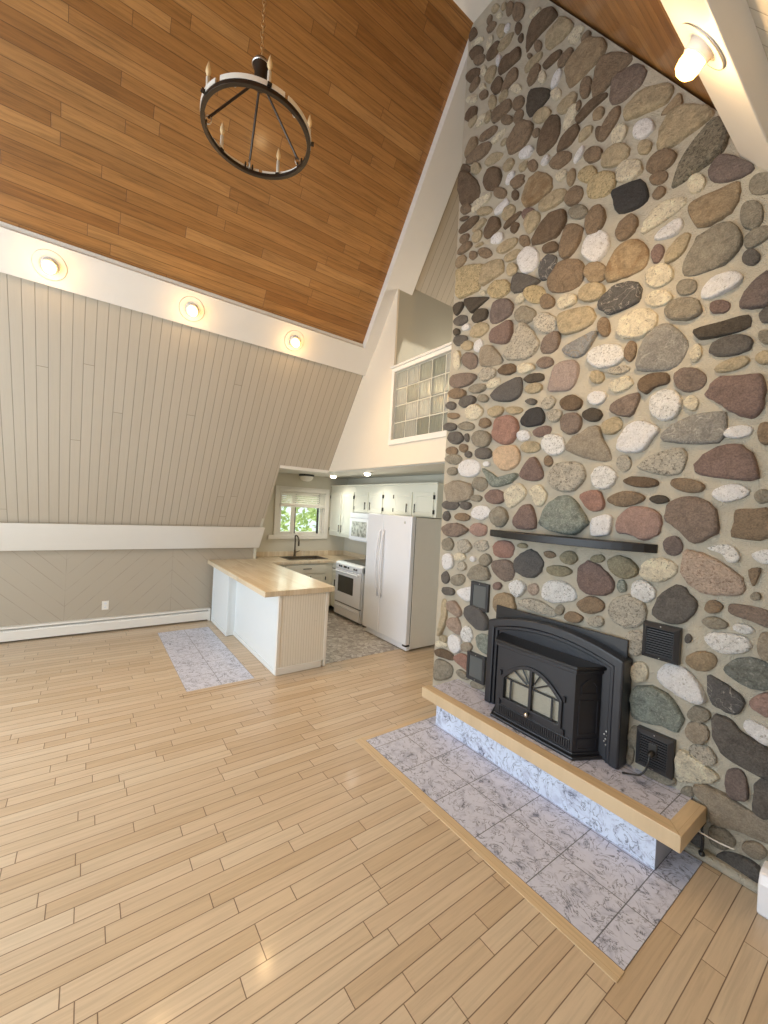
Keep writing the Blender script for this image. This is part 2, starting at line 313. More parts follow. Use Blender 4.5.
def tube(b, pts, r, seg=8, cap=True, closed=False):
    P = [Vector(p) for p in pts]; n = len(P); rings = []; up = None
    for i in range(n):
        if closed: t = P[(i + 1) % n] - P[i - 1]
        else: t = P[min(i + 1, n - 1)] - P[max(i - 1, 0)]
        t.normalize()
        if up is None: up = Vector((0, 0, 1)) if abs(t.z) < 0.9 else Vector((1, 0, 0))
        s = t.cross(up).normalized(); u2 = s.cross(t); up = u2
        rr = r[i] if isinstance(r, (list, tuple)) else r
        rings.append([b.verts.new(P[i] + (s * math.cos(2 * PI * k / seg) + u2 * math.sin(2 * PI * k / seg)) * rr) for k in range(seg)])
    for i in range(n if closed else n - 1):
        A, Bq = rings[i], rings[(i + 1) % n]
        for k in range(seg): b.faces.new([A[k], A[(k + 1) % seg], Bq[(k + 1) % seg], Bq[k]])
    if cap and not closed: b.faces.new(rings[0][::-1]); b.faces.new(rings[-1])
    return b
def lathe(b, prof, center=(0, 0, 0), axis=(0, 0, 1), seg=24, close=False):
    q = Vector(axis).to_track_quat('Z', 'Y'); c = Vector(center); rings = []
    for r, h in prof:
        if r < 1e-5: rings.append([b.verts.new(c + q @ Vector((0, 0, h)))])
        else: rings.append([b.verts.new(c + q @ Vector((r * math.cos(2 * PI * k / seg), r * math.sin(2 * PI * k / seg), h))) for k in range(seg)])
    pairs = list(zip(rings, rings[1:])) + ([(rings[-1], rings[0])] if close else [])
    for A, D in pairs:
        for k in range(seg):
            j = (k + 1) % seg
            if len(A) == 1 and len(D) == 1: continue
            if len(A) == 1: b.faces.new([A[0], D[j], D[k]])
            elif len(D) == 1: b.faces.new([A[k], A[j], D[0]])
            else: b.faces.new([A[k], A[j], D[j], D[k]])
    return b
def panel(name, pts, n, thick, ua, va, mat, parent=None, bevel=0):
    """flat slab: pts is the visible face, the slab goes back by thick along -n"""
    b = B(); n = Vector(n).normalized(); A = [b.verts.new(Vector(p)) for p in pts]; D = [b.verts.new(Vector(p) - n * thick) for p in pts]; k = len(pts)
    b.faces.new(A); b.faces.new(D[::-1])
    for i in range(k): b.faces.new([A[i], D[i], D[(i + 1) % k], A[(i + 1) % k]])
    uvmap(b, ua, va); return obj(name, b, mat, parent, bevel)

# ---------------------------------------------------------------- the A-frame shell
MX = -2.63                                       # ridge line
XL = lambda z: -4.375 + (z - 4.321) / 1.5164     # left roof slope
XR = lambda z: 2 * MX - XL(z)
ZL = lambda x: 4.321 + 1.5164 * (x + 4.375)
nL, tL = Vector((.8348, 0, -.5505)), Vector((.5505, 0, .8348))
nR, tR = Vector((-.8348, 0, -.5505)), Vector((-.5505, 0, .8348))
YF, YB, YL, YC = -3.0, 6.0, 3.02, 2.84           # front gable, loft back, loft wall, chimney face
ZK, ZP, ZRD = 2.365, 3.80, 6.60                  # kitchen ceiling, purlin height, ridge board
# floor
b = B(); box(b, -6.9, 1.4, YF, 4.2, -0.12, 0.0); uvmap(b, (1, 0, 0), (0, 1, 0)); struct(obj('floor', b, m_floor))
b = B(); prism(b, [(-6.8, 2.24), (-4.11, 2.24), (-4.11, 4.08), (-6.8, 4.08)], XY, 0.0, 0.003); uvmap(b, (1, 0, 0), (0, 1, 0)); struct(obj('floor_kitchen', b, m_vinyl))
# left side: knee wall, roof slope with a dormer notch, upper wood ceiling
struct(panel('wall_left', [(-6.5, YF, 0), (-6.5, 2.23, 0), (-6.5, 2.23, 1.12), (-6.5, YF, 1.12)], (1, 0, 0), .12, (0, 1, 0), (0, 0, 1), m_chev))
def sl(y, z): return (XL(z), y, z)
def sr(y, z): return (XR(z), y, z)
struct(panel('wall_slope_left', [sl(YF, 1.05), sl(2.23, 1.05), sl(2.23, ZK), sl(YL + .02, ZK), sl(YL + .02, ZP), sl(YF, ZP)], nL, .10, (0, 1, 0), tL, m_greyboard))
struct(panel('ceiling_left', [sl(YF, ZP), sl(2.9, ZP), sl(2.9, 6.62), sl(YF, 6.62)], nL, .10, tL, (0, 1, 0), m_wood_ceiling))
struct(panel('wall_slope_loft', [tuple(Vector(sl(y, z)) + nL * .035) for y, z in ((YL + .1, 3.3), (YB, 3.3), (YB, 6.62), (YL + .1, 6.62))], nL, .10, (0, 1, 0), tL, m_greyboard))
struct(panel('wall_slope_right', [sr(YF, 1.05), sr(YB, 1.05), sr(YB, ZP), sr(YF, ZP)], nR, .10, (0, 1, 0), tR, m_greyboard))
struct(panel('ceiling_right', [sr(YF, ZP), sr(YB, ZP), sr(YB, 6.62), sr(YF, 6.62)], nR, .10, tR, (0, 1, 0), m_wood_ceiling))
struct(panel('wall_right', [(1.24, YF, 0), (1.24, YB, 0), (1.24, YB, 1.12), (1.24, YF, 1.12)], (-1, 0, 0), .12, (0, 1, 0), (0, 0, 1), m_chev))
# front gable with tall glazing (behind the viewpoint), loft back wall
g = B()
grid(g, [-6.6, -5.4, -4.05, -3.95, -2.68, -2.58, -1.31, -1.21, 0.14, 1.34], [0, .3, 2.4, 2.8, 4.7, 6.65],
     {(1, 1), (3, 1), (5, 1), (7, 1), (3, 3), (5, 3)}, XZ, YF - .14, YF)
struct(obj('wall_front', g, m_cream))
g = B()
for x0, x1, z0, z1 in ((-5.4, -4.05, .3, 2.4), (-3.95, -2.68, .3, 2.4), (-2.58, -1.31, .3, 2.4), (-1.21, .14, .3, 2.4), (-3.95, -2.68, 2.8, 4.7), (-2.58, -1.31, 2.8, 4.7)):
    rframe(g, x0 + .001, x1 - .001, z0 + .001, z1 - .001, .05, XZ, YF - .10, YF - .05)
struct(obj('window_2', g, m_trim))
b = B(); prism(b, [(-6.45, 1.1), (1.19, 1.1), (MX, 6.96)], XZ, YB, YB + .1); struct(obj('wall_loft_back', b, m_grey))
# kitchen: window wall, back wall, dormer cheek, ceiling
WY0, WY1, WZ0, WZ1 = 2.70, 3.58, 1.27, 2.06
g = B(); grid(g, [2.11, WY0, WY1, 4.15], [0, WZ0, WZ1, ZK + .1], {(1, 1)}, YZ, -6.92, -6.8); struct(obj('wall_kitchen_left', g, m_kwall))
b = B(); box(b, -6.9, 1.3, 4.06, 4.18, 0, ZK + .1); struct(obj('wall_back', b, m_kwall))
b = B(); prism(b, [(-6.8, 0), (-6.49, 0), (-6.49, 1.10), (XL(ZK) - .015, ZK), (-6.8, ZK)], XZ, 2.19, 2.23); struct(obj('wall_dormer_cheek', b, m_kwall))
b = B(); prism(b, [(-6.9, 2.2), (XL(ZK) - .02, 2.2), (XL(ZK) - .02, YL + .1), (-2.92, YL + .1), (-2.92, 3.79), (-.26, 3.79), (-.26, YL + .1), (1.3, YL + .1), (1.3, 4.15), (-6.9, 4.15)], XY, ZK + .001, ZK + .2); struct(obj('ceiling_kitchen', b, m_ceil))
b = B(); prism(b, [(-4.2, YL + .1), (-2.92, YL + .1), (-2.92, 3.79), (-.26, 3.79), (-.26, YL + .1), (1.3, YL + .1), (1.3, YB), (-4.2, YB)], XY, ZK + .1, ZK + .22); struct(obj('floor_loft', b, m_floor))
# dormer edge board on the ceiling line
b = B(); box(b, XL(ZK) - .03, XL(ZK) + .012, 2.23, YL, ZK - .025, ZK + .03); struct(obj('trim_1', b, m_trim))
# loft wall: cream triangle + band below the glass blocks
LK = -4.09
b = B(); prism(b, [(XL(ZK) + .0, ZK), (-2.9, ZK), (-2.9, 2.635), (LK, 2.635), (LK, ZL(LK) - .01)], XZ, YL, YL + .03); struct(obj('wall_loft', b, m_cream, bevel=.004))
struct(panel('wall_loft_left', [(LK - .003, YL + .03, ZK + .2), (LK - .003, YB, ZK + .2), (LK - .003, YB, ZL(LK)), (LK - .003, YL + .03, ZL(LK))], (1, 0, 0), .08, (0, 1, 0), (0, 0, 1), m_grey))
b = B(); box(b, -.27, 1.1, YL, YL + .1, 0, 3.2); struct(obj('wall_loft_right', b, m_cream))
# ridge board, purlins, rafter and the ledge on the knee wall
b = B(); box(b, -2.85, -2.41, YF, 3.9, ZRD, ZRD + .12); struct(obj('trim_2', b, m_trim))
def purlin(name, c2, c1, n, y0, y1, depth=.19, m=None):
    c1, c2, n = Vector(c1), Vector(c2), Vector(n); p = [c1, c2, c2 - n * depth, c1 - n * depth]; bb = B()
    prism(bb, [(q.x, q.z) for q in p], XZ, y0, y1); return struct(obj(name, bb, m or m_beam, bevel=.006))
LC2, LC1 = (-4.745, 0, 3.648), (-4.545, 0, 3.935)
RC2, RC1 = (-.54, 0, 3.640), (-.726, 0, 3.893)
purlin('trim_3', LC2, LC1, nL, YF, 3.03)
purlin('trim_4', RC2, RC1, nR, YF, 2.845)
# thin shadow moulding between the left beam and the boards above
q = Vector(LC1) - nL * .045; b = B(); prism(b, [(q.x, q.z), (q.x + .016, q.z + .026), (q.x - .05, q.z + .07), (q.x - .07, q.z + .04)], XZ, YF, 2.86); struct(obj('trim_5', b, m_trim))
b = B(); R0 = Vector(sl(0, 3.97)) + nL * .088; R1 = Vector(sl(0, 6.60)) + nL * .088
prism(b, [(R0.x, R0.z), (R1.x, R1.z), (R1.x - .25 * nL.x, R1.z - .25 * nL.z), (R0.x - .25 * nL.x, R0.z - .25 * nL.z)], XZ, 2.855, 3.255); struct(obj('trim_6', b, m_beam, bevel=.005))
b = B(); prism(b, [(-6.18, 1.4376), (-6.405, 1.097), (-6.52, 1.16), (-6.30, 1.4376)], XZ, YF, 2.245); struct(obj('trim_7', b, m_trim, bevel=.005))

# ---------------------------------------------------------------- fieldstone chimney
STONES = """br:-2356,5090,-2328,4984,-2264,4941,-2155,4942,-2094,5013,-2108,5089,-2208,5154,-2297,5134
db:-2852,5146,-2743,5048,-2661,4931,-2642,4836,-2662,4783,-2827,4813,-2871,4877,-2897,5038
db:-2407,4774,-2459,4750,-2531,4780,-2584,4843,-2599,4913,-2564,4963,-2488,4955,-2418,4902,-2391,4830
sp:-2859,4191,-2704,4179,-2579,4131,-2539,4068,-2575,3910,-2658,3897,-2824,3906,-2856,3976,-2850,4071
tn:-2518,4104,-2339,4074,-2311,3966,-2330,3940,-2528,3918,-2558,4003
tb:-1643,5347,-1560,5279,-1515,5210,-1532,5141,-1623,5120,-1696,5108,-1774,5112,-1802,5180,-1818,5307,-1733,5331
dk:-2116,5357,-1955,5227,-1952,5186,-2012,5153,-2111,5140,-2154,5205,-2159,5283
db:-1494,4844,-1492,4815,-1575,4802,-1684,4775,-1709,4816,-1666,4850,-1580,4877
tg:-1628,2333,-1566,2428,-1420,2487,-1382,2414,-1321,2280,-1339,2240,-1441,2254
rd:-1487,1481,-1447,1536,-1399,1542,-1323,1506,-1254,1430,-1262,1356,-1326,1323,-1427,1316,-1480,1362
db:-2833,6538,-2791,6466,-2795,6426,-2878,6445,-2876,6522
wt:-2847,6367,-2834,6383,-2794,6378,-2746,6356,-2705,6326,-2701,6301,-2730,6294,-2780,6309,-2824,6338
db:-2747,6166,-2804,6200,-2851,6254,-2861,6304,-2824,6315,-2773,6301,-2720,6254,-2694,6202,-2708,6171
br:-2774,6125,-2798,6161,-2784,6186,-2746,6185,-2704,6163,-2671,6130,-2671,6099,-2694,6083,-2738,6094
db:-2872,6046,-2883,6089,-2851,6111,-2795,6102,-2743,6071,-2710,6028,-2729,5998,-2771,5989,-2828,6004
br:-2753,5894,-2799,5893,-2836,5918,-2855,5957,-2829,5989,-2788,6004,-2746,5989,-2717,5958,-2723,5920
br:-2627,6382,-2647,6390,-2661,6411,-2663,6439,-2648,6456,-2629,6459,-2611,6446,-2602,6421,-2609,6396
br:-2576,6290,-2608,6292,-2641,6309,-2654,6336,-2651,6361,-2622,6371,-2585,6360,-2559,6334,-2553,6306
tn:-2463,6223,-2440,6182,-2440,6139,-2461,6120,-2492,6125,-2519,6163,-2531,6210,-2518,6241,-2492,6246
w:-2432,6121,-2447,6138,-2450,6162,-2434,6178,-2414,6181,-2397,6170,-2389,6150,-2394,6127,-2412,6117
wt:-2504,6320,-2534,6339,-2549,6367,-2538,6380,-2511,6369,-2487,6344,-2484,6322
tn:-2604,6488,-2586,6499,-2560,6496,-2539,6474,-2527,6448,-2541,6431,-2563,6425,-2591,6439,-2606,6465
tn:-2450,6407,-2441,6384,-2445,6365,-2464,6360,-2486,6367,-2502,6388,-2508,6412,-2494,6426,-2471,6423
br:-2363,6316,-2353,6281,-2365,6254,-2391,6247,-2424,6262,-2440,6299,-2439,6332,-2421,6356,-2388,6346
br:-2281,6229,-2247,6175,-2244,6123,-2266,6095,-2309,6108,-2349,6155,-2365,6211,-2356,6252,-2325,6265
db:-2301,6082,-2281,6065,-2266,6036,-2265,6002,-2279,5983,-2300,5984,-2319,6009,-2327,6043,-2320,6071
db:-2242,5893,-2257,5880,-2274,5892,-2288,5912,-2291,5941,-2280,5961,-2264,5959,-2247,5947,-2241,5920
db:-2500,6100,-2487,6061,-2502,6028,-2545,6010,-2600,6023,-2639,6057,-2642,6100,-2601,6122,-2550,6121
tn:-2381,6073,-2347,6047,-2359,6013,-2392,5987,-2446,5985,-2491,6007,-2501,6043,-2479,6076,-2428,6084
db:-2271,5844,-2260,5770,-2294,5750,-2469,5781,-2487,5853,-2439,5906,-2363,5880
w:-2524,5931,-2523,5967,-2508,5985,-2490,5976,-2475,5948,-2474,5914,-2482,5888,-2499,5879,-2516,5898
wt:-2688,6038,-2667,6031,-2648,6007,-2638,5972,-2645,5944,-2664,5939,-2685,5949,-2701,5983,-2699,6015
tn:-2626,5842,-2644,5894,-2626,5937,-2591,5953,-2551,5937,-2521,5892,-2528,5843,-2553,5811,-2591,5806
wt:-2611,6247,-2587,6239,-2575,6211,-2584,6172,-2609,6148,-2636,6137,-2652,6161,-2654,6195,-2639,6231
db:-2506,5636,-2544,5677,-2566,5728,-2545,5764,-2508,5773,-2464,5753,-2436,5706,-2434,5659,-2460,5628
br:-2290,5687,-2278,5597,-2343,5590,-2441,5566,-2422,5654,-2364,5708
wt:-2312,5541,-2285,5537,-2253,5513,-2232,5480,-2231,5454,-2253,5450,-2285,5468,-2313,5497,-2328,5529
wt:-2670,5803,-2707,5838,-2716,5872,-2696,5880,-2658,5855,-2635,5818,-2637,5793
br:-2688,5728,-2705,5761,-2703,5789,-2674,5793,-2636,5775,-2609,5744,-2603,5716,-2617,5697,-2652,5705
wt:-2859,5868,-2825,5868,-2781,5847,-2742,5812,-2739,5783,-2755,5765,-2801,5779,-2845,5809,-2868,5845
tn:-2534,5644,-2509,5617,-2498,5575,-2505,5535,-2531,5525,-2559,5534,-2578,5570,-2580,5612,-2563,5643
br:-2347,5464,-2324,5395,-2365,5366,-2505,5378,-2529,5438,-2514,5500,-2423,5493
br:-2384,5355,-2340,5319,-2307,5279,-2303,5248,-2329,5241,-2373,5263,-2415,5303,-2430,5340,-2423,5364
tn:-2432,5509,-2457,5524,-2460,5551,-2441,5575,-2413,5585,-2385,5579,-2370,5557,-2375,5529,-2401,5510
br:-2254,5303,-2293,5332,-2308,5376,-2299,5410,-2266,5416,-2228,5399,-2198,5361,-2192,5320,-2215,5297
br:-2233,5174,-2267,5189,-2286,5223,-2285,5259,-2268,5289,-2233,5289,-2203,5263,-2193,5224,-2206,5192
db:-2727,5659,-2743,5628,-2787,5616,-2847,5643,-2888,5689,-2885,5729,-2851,5748,-2797,5738,-2743,5704
wt:-2609,5498,-2645,5478,-2688,5477,-2725,5492,-2725,5522,-2704,5548,-2663,5557,-2625,5549,-2607,5526
tn:-2564,5444,-2592,5443,-2621,5460,-2630,5498,-2624,5534,-2597,5547,-2567,5536,-2546,5503,-2543,5465
tn:-2766,5633,-2736,5620,-2725,5593,-2739,5564,-2771,5548,-2806,5551,-2825,5573,-2828,5602,-2802,5625
br:-2470,5300,-2495,5277,-2564,5281,-2633,5301,-2677,5333,-2669,5363,-2607,5370,-2536,5358,-2481,5330
wt:-2377,5225,-2395,5203,-2427,5183,-2475,5181,-2509,5190,-2521,5209,-2492,5231,-2444,5242,-2401,5240
tn:-2415,5106,-2423,5127,-2418,5146,-2394,5153,-2367,5143,-2347,5124,-2346,5103,-2365,5092,-2391,5091
br:-2548,5229,-2538,5180,-2610,5143,-2754,5174,-2833,5225,-2805,5263,-2675,5274
tb:-2806,5432,-2751,5420,-2708,5383,-2699,5325,-2735,5280,-2787,5261,-2842,5284,-2866,5341,-2847,5395
tn:-2557,5068,-2516,5083,-2454,5072,-2410,5046,-2392,5016,-2423,4996,-2478,4995,-2538,5011,-2573,5042
tn:-2712,5152,-2668,5117,-2641,5072,-2644,5038,-2676,5028,-2721,5045,-2757,5089,-2767,5129,-2754,5157
db:-2864,5234,-2767,5149,-2809,5109,-2879,5130
tn:-2358,4843,-2376,4881,-2366,4915,-2336,4931,-2299,4922,-2268,4895,-2262,4855,-2284,4827,-2321,4826
w:-2256,4783,-2248,4760,-2261,4732,-2284,4707,-2315,4702,-2335,4716,-2331,4743,-2314,4772,-2284,4783
br:-2251,4625,-2257,4643,-2237,4658,-2197,4661,-2160,4652,-2147,4634,-2156,4617,-2186,4608,-2224,4612
br:-2452,4684,-2463,4727,-2443,4747,-2398,4729,-2352,4693,-2325,4646,-2330,4615,-2364,4613,-2409,4640
db:-2234,4522,-2261,4552,-2271,4586,-2268,4613,-2244,4614,-2217,4595,-2195,4561,-2194,4531,-2207,4515
w:-2336,4500,-2386,4493,-2426,4503,-2436,4531,-2417,4564,-2366,4579,-2316,4581,-2296,4556,-2295,4526
wt:-2541,4749,-2500,4735,-2523,4686,-2645,4670,-2719,4690,-2695,4764
tn:-2500,4560,-2553,4569,-2615,4598,-2649,4636,-2644,4663,-2594,4662,-2534,4638,-2486,4604,-2471,4572
br:-2749,4775,-2735,4743,-2746,4716,-2788,4717,-2834,4732,-2860,4766,-2861,4797,-2831,4812,-2785,4805
db:-2758,4665,-2783,4660,-2818,4662,-2851,4676,-2873,4692,-2860,4702,-2830,4703,-2794,4694,-2766,4680
db:-2788,4543,-2860,4560,-2881,4589,-2853,4619,-2768,4628,-2688,4622,-2630,4602,-2636,4572,-2699,4550
tn:-2550,4539,-2534,4514,-2568,4488,-2624,4475,-2681,4480,-2701,4504,-2689,4530,-2644,4550,-2587,4555
db:-2382,4440,-2371,4372,-2420,4347,-2511,4336,-2555,4385,-2547,4455,-2497,4513,-2444,4499
tn:-2346,4421,-2348,4462,-2323,4495,-2276,4502,-2234,4479,-2221,4440,-2232,4404,-2267,4385,-2312,4391
db:-2316,4342,-2291,4368,-2239,4390,-2191,4396,-2164,4386,-2173,4362,-2218,4337,-2270,4320,-2316,4319
db:-2178,4259,-2195,4239,-2221,4234,-2246,4253,-2256,4284,-2243,4311,-2218,4320,-2192,4313,-2174,4288
w:-2429,4245,-2466,4275,-2470,4307,-2438,4325,-2387,4321,-2344,4296,-2326,4265,-2333,4235,-2378,4227
br:-2822,4442,-2853,4465,-2859,4495,-2837,4519,-2795,4519,-2755,4504,-2739,4474,-2751,4448,-2782,4433
tn:-2694,4408,-2688,4446,-2653,4464,-2614,4464,-2581,4440,-2579,4403,-2598,4374,-2633,4363,-2671,4376
br:-2859,4355,-2890,4384,-2866,4412,-2815,4427,-2750,4423,-2707,4398,-2698,4367,-2737,4343,-2802,4341
tn:-2623,4312,-2651,4322,-2656,4333,-2641,4342,-2607,4340,-2574,4333,-2559,4323,-2560,4312,-2588,4308
br:-2651,4285,-2626,4258,-2626,4230,-2648,4219,-2679,4220,-2711,4245,-2719,4275,-2713,4301,-2683,4304
br:-2592,4274,-2549,4269,-2500,4239,-2463,4199,-2454,4162,-2488,4154,-2536,4167,-2581,4205,-2607,4248
tn:-2194,4177,-2185,4141,-2213,4112,-2275,4105,-2343,4117,-2388,4150,-2380,4187,-2321,4203,-2254,4201
tn:-2140,4032,-2162,4008,-2215,4004,-2268,4013,-2298,4039,-2286,4067,-2240,4079,-2186,4079,-2144,4059
tb:-2771,4298,-2761,4268,-2781,4238,-2826,4222,-2875,4231,-2900,4259,-2898,4293,-2859,4318,-2806,4321
tn:-2256,3890,-2276,3926,-2264,3960,-2237,3980,-2199,3970,-2172,3942,-2162,3905,-2184,3879,-2219,3872
w:-1978,3849,-2031,3826,-2096,3840,-2140,3907,-2160,3985,-2114,4028,-2053,4038,-1993,3988,-1965,3915
dg:-2171,3881,-1964,3737,-1971,3696,-2182,3710,-2222,3810
or:-2011,4618,-1908,4526,-1883,4424,-1956,4373,-2098,4384,-2140,4454,-2121,4569,-2072,4621
tn:-1870,4249,-1953,4270,-1993,4315,-1974,4358,-1904,4375,-1820,4366,-1765,4329,-1750,4286,-1790,4253
br:-1753,4210,-1759,4259,-1732,4292,-1690,4307,-1647,4279,-1625,4234,-1633,4187,-1671,4166,-1716,4175
g:-1657,4046,-1702,4084,-1723,4127,-1709,4155,-1669,4158,-1620,4128,-1586,4086,-1579,4047,-1610,4033
rd:-2084,4373,-2048,4346,-2026,4312,-2040,4284,-2071,4275,-2113,4283,-2138,4318,-2143,4350,-2126,4376
tn:-2005,4300,-1977,4248,-1984,4195,-2017,4162,-2067,4156,-2107,4201,-2119,4257,-2099,4306,-2054,4324
db:-1804,4191,-1748,4151,-1759,4049,-1828,4001,-1993,4023,-2042,4092,-1982,4168,-1888,4212
br:-1733,4052,-1618,3974,-1614,3908,-1666,3805,-1762,3804,-1785,3895,-1765,4002
db:-1868,3896,-1918,3923,-1936,3959,-1925,3984,-1886,3986,-1836,3971,-1802,3934,-1792,3900,-1820,3885
br:-2058,4090,-2062,4060,-2085,4049,-2118,4070,-2146,4103,-2156,4142,-2139,4162,-2107,4156,-2073,4129
dv:-1895,3698,-1938,3732,-1949,3792,-1932,3853,-1885,3883,-1838,3870,-1808,3827,-1812,3766,-1844,3715
br:-1733,3771,-1628,3730,-1582,3637,-1617,3540,-1737,3540,-1850,3603,-1863,3668,-1812,3739
w:-1590,3844,-1543,3890,-1479,3871,-1427,3818,-1409,3740,-1440,3681,-1495,3653,-1553,3697,-1599,3764
tb:-1438,3609,-1415,3551,-1429,3510,-1473,3504,-1528,3530,-1570,3586,-1573,3639,-1542,3666,-1489,3655
tn:-1503,3379,-1564,3403,-1614,3448,-1608,3499,-1561,3527,-1495,3514,-1444,3477,-1422,3429,-1442,3386
sp:-2000,3697,-1939,3666,-1894,3615,-1890,3566,-1921,3536,-1985,3549,-2046,3593,-2079,3654,-2058,3696
wt:-2132,3680,-2093,3674,-2067,3651,-2065,3624,-2084,3603,-2120,3597,-2155,3611,-2173,3639,-2163,3665
br:-1897,3574,-1855,3567,-1818,3530,-1799,3488,-1815,3460,-1850,3457,-1894,3474,-1926,3518,-1923,3556
wt:-1623,3449,-1639,3415,-1685,3407,-1738,3416,-1778,3452,-1778,3491,-1744,3513,-1694,3509,-1650,3485
mv:-2341,3706,-2235,3675,-2178,3588,-2236,3525,-2401,3524,-2431,3603,-2400,3680
g:-2131,3453,-2156,3509,-2129,3546,-2075,3559,-2012,3524,-1965,3477,-1969,3431,-2009,3408,-2069,3415
wg:-1871,3430,-1813,3394,-1773,3340,-1779,3289,-1821,3264,-1886,3280,-1943,3330,-1965,3393,-1930,3430
tn:-1744,3377,-1541,3359,-1481,3267,-1532,3207,-1699,3208,-1756,3281
rd:-2326,3489,-2200,3484,-2180,3366,-2243,3301,-2410,3370,-2421,3462
br:-1540,4071,-1491,4057,-1458,4000,-1448,3928,-1481,3877,-1529,3860,-1579,3898,-1597,3973,-1581,4040
sp:-2294,3724,-2374,3738,-2438,3784,-2473,3842,-2433,3882,-2355,3889,-2274,3855,-2228,3799,-2233,3747
wt:-2539,3872,-2508,3857,-2491,3830,-2504,3815,-2530,3819,-2555,3841,-2560,3865
dk:-2746,3874,-2486,3795,-2477,3765,-2577,3734,-2661,3710
dk:-2901,3877,-2776,3863,-2763,3803,-2844,3753,-2895,3806
dk:-2520,3701,-2463,3668,-2455,3625,-2483,3594,-2546,3590,-2613,3610,-2647,3652,-2634,3689,-2588,3710
dg:-2882,3708,-2849,3731,-2795,3739,-2733,3718,-2704,3685,-2701,3653,-2744,3635,-2808,3643,-2861,3672
w:-2740,3571,-2768,3594,-2767,3618,-2739,3629,-2700,3628,-2666,3608,-2656,3584,-2667,3566,-2701,3562
dk:-2885,3599,-2881,3627,-2843,3628,-2802,3604,-2789,3569,-2816,3555,-2858,3565
dg:-2867,3523,-2838,3549,-2774,3540,-2717,3518,-2687,3482,-2705,3454,-2751,3441,-2816,3452,-2860,3488
tn:-2440,3527,-2450,3478,-2542,3449,-2644,3491,-2620,3554,-2524,3576
tn:-2722,3457,-2673,3457,-2625,3430,-2611,3396,-2620,3367,-2664,3362,-2713,3378,-2749,3407,-2758,3441
w:-2542,3309,-2573,3330,-2591,3367,-2587,3406,-2562,3429,-2527,3425,-2502,3392,-2496,3351,-2509,3316
db:-1983,5899,-1926,5799,-1975,5781,-2111,5775,-2187,5745,-2207,5792,-2198,5911,-2145,5959
wt:-2093,5975,-2127,5980,-2163,5999,-2187,6024,-2183,6041,-2155,6043,-2118,6031,-2086,6008,-2079,5986
tn:-1873,5731,-1780,5599,-1797,5561,-1872,5549,-1962,5566,-2006,5614,-2011,5703,-1941,5722
wt:-1727,5435,-1765,5434,-1794,5460,-1808,5494,-1788,5522,-1756,5538,-1720,5521,-1695,5492,-1704,5459
br:-1696,5371,-1708,5397,-1700,5423,-1677,5431,-1653,5423,-1635,5402,-1635,5375,-1650,5357,-1674,5355
br:-2068,5643,-2091,5654,-2110,5683,-2119,5717,-2112,5743,-2090,5743,-2066,5721,-2051,5687,-2053,5657
br:-2149,5648,-2169,5664,-2183,5689,-2177,5705,-2161,5703,-2143,5681,-2137,5657
tn:-2039,5592,-2062,5566,-2116,5555,-2171,5556,-2200,5578,-2199,5606,-2158,5629,-2101,5628,-2055,5617
br:-2154,5432,-2170,5476,-2152,5521,-2121,5548,-2084,5548,-2055,5518,-2053,5470,-2078,5431,-2116,5413
db:-1930,5500,-1881,5483,-1867,5459,-1881,5437,-1931,5427,-1990,5434,-2021,5457,-2019,5480,-1986,5497
br:-1800,5335,-1841,5331,-1879,5345,-1891,5381,-1873,5414,-1836,5430,-1794,5426,-1772,5397,-1768,5362
wt:-1998,5349,-2018,5340,-2040,5349,-2059,5379,-2061,5415,-2049,5439,-2027,5442,-2006,5416,-1993,5382
w:-1936,5231,-1941,5263,-1926,5300,-1898,5327,-1871,5326,-1856,5303,-1861,5266,-1883,5230,-1914,5216
br:-1614,4948,-1640,4927,-1670,4942,-1687,4991,-1687,5044,-1668,5081,-1638,5078,-1614,5046,-1604,4995
wt:-1880,5097,-1911,5124,-1931,5159,-1935,5192,-1916,5204,-1885,5193,-1856,5159,-1847,5123,-1855,5100
br:-1510,5113,-1367,5012,-1335,4945,-1406,4913,-1544,4865,-1587,4899,-1571,5051
gs:-834,4190,-782,4055,-807,3968,-891,3932,-1023,3905,-1040,3937,-990,4079,-914,4163
wt:-1392,4246,-1349,4267,-1291,4246,-1242,4200,-1228,4144,-1254,4107,-1309,4105,-1368,4140,-1396,4197
tn:-1340,4377,-1315,4325,-1326,4280,-1380,4269,-1444,4289,-1496,4338,-1497,4390,-1461,4423,-1397,4416
br:-1057,4140,-1033,4096,-1052,4060,-1101,4051,-1158,4068,-1197,4110,-1198,4155,-1162,4182,-1103,4176
tn:-1054,4406,-910,4308,-862,4232,-904,4196,-995,4180,-1092,4170,-1138,4202,-1131,4320
tn:-1937,5018,-1971,5006,-2026,5021,-2072,5062,-2095,5106,-2066,5126,-2018,5126,-1961,5094,-1928,5049
db:-1906,4995,-1859,4955,-1839,4869,-1854,4789,-1920,4745,-2002,4745,-2028,4809,-2012,4892,-1965,4970
tn:-1749,5053,-1715,5013,-1723,4971,-1753,4940,-1805,4940,-1851,4967,-1873,5013,-1853,5053,-1803,5064
wt:-1708,4867,-1731,4816,-1771,4788,-1799,4804,-1808,4843,-1792,4894,-1758,4940,-1723,4939,-1700,4917
br:-1704,4949,-1690,4950,-1680,4929,-1677,4902,-1685,4880,-1699,4874,-1713,4881,-1719,4908,-1717,4936
br:-2088,4964,-2084,4988,-2066,4997,-2045,4993,-2025,4977,-2020,4952,-2030,4932,-2051,4928,-2073,4942
db:-1698,4765,-1682,4719,-1742,4657,-1837,4669,-1857,4693,-1822,4749,-1758,4774
w:-2197,4918,-2151,4913,-2105,4892,-2075,4856,-2083,4825,-2116,4811,-2164,4828,-2204,4857,-2217,4894
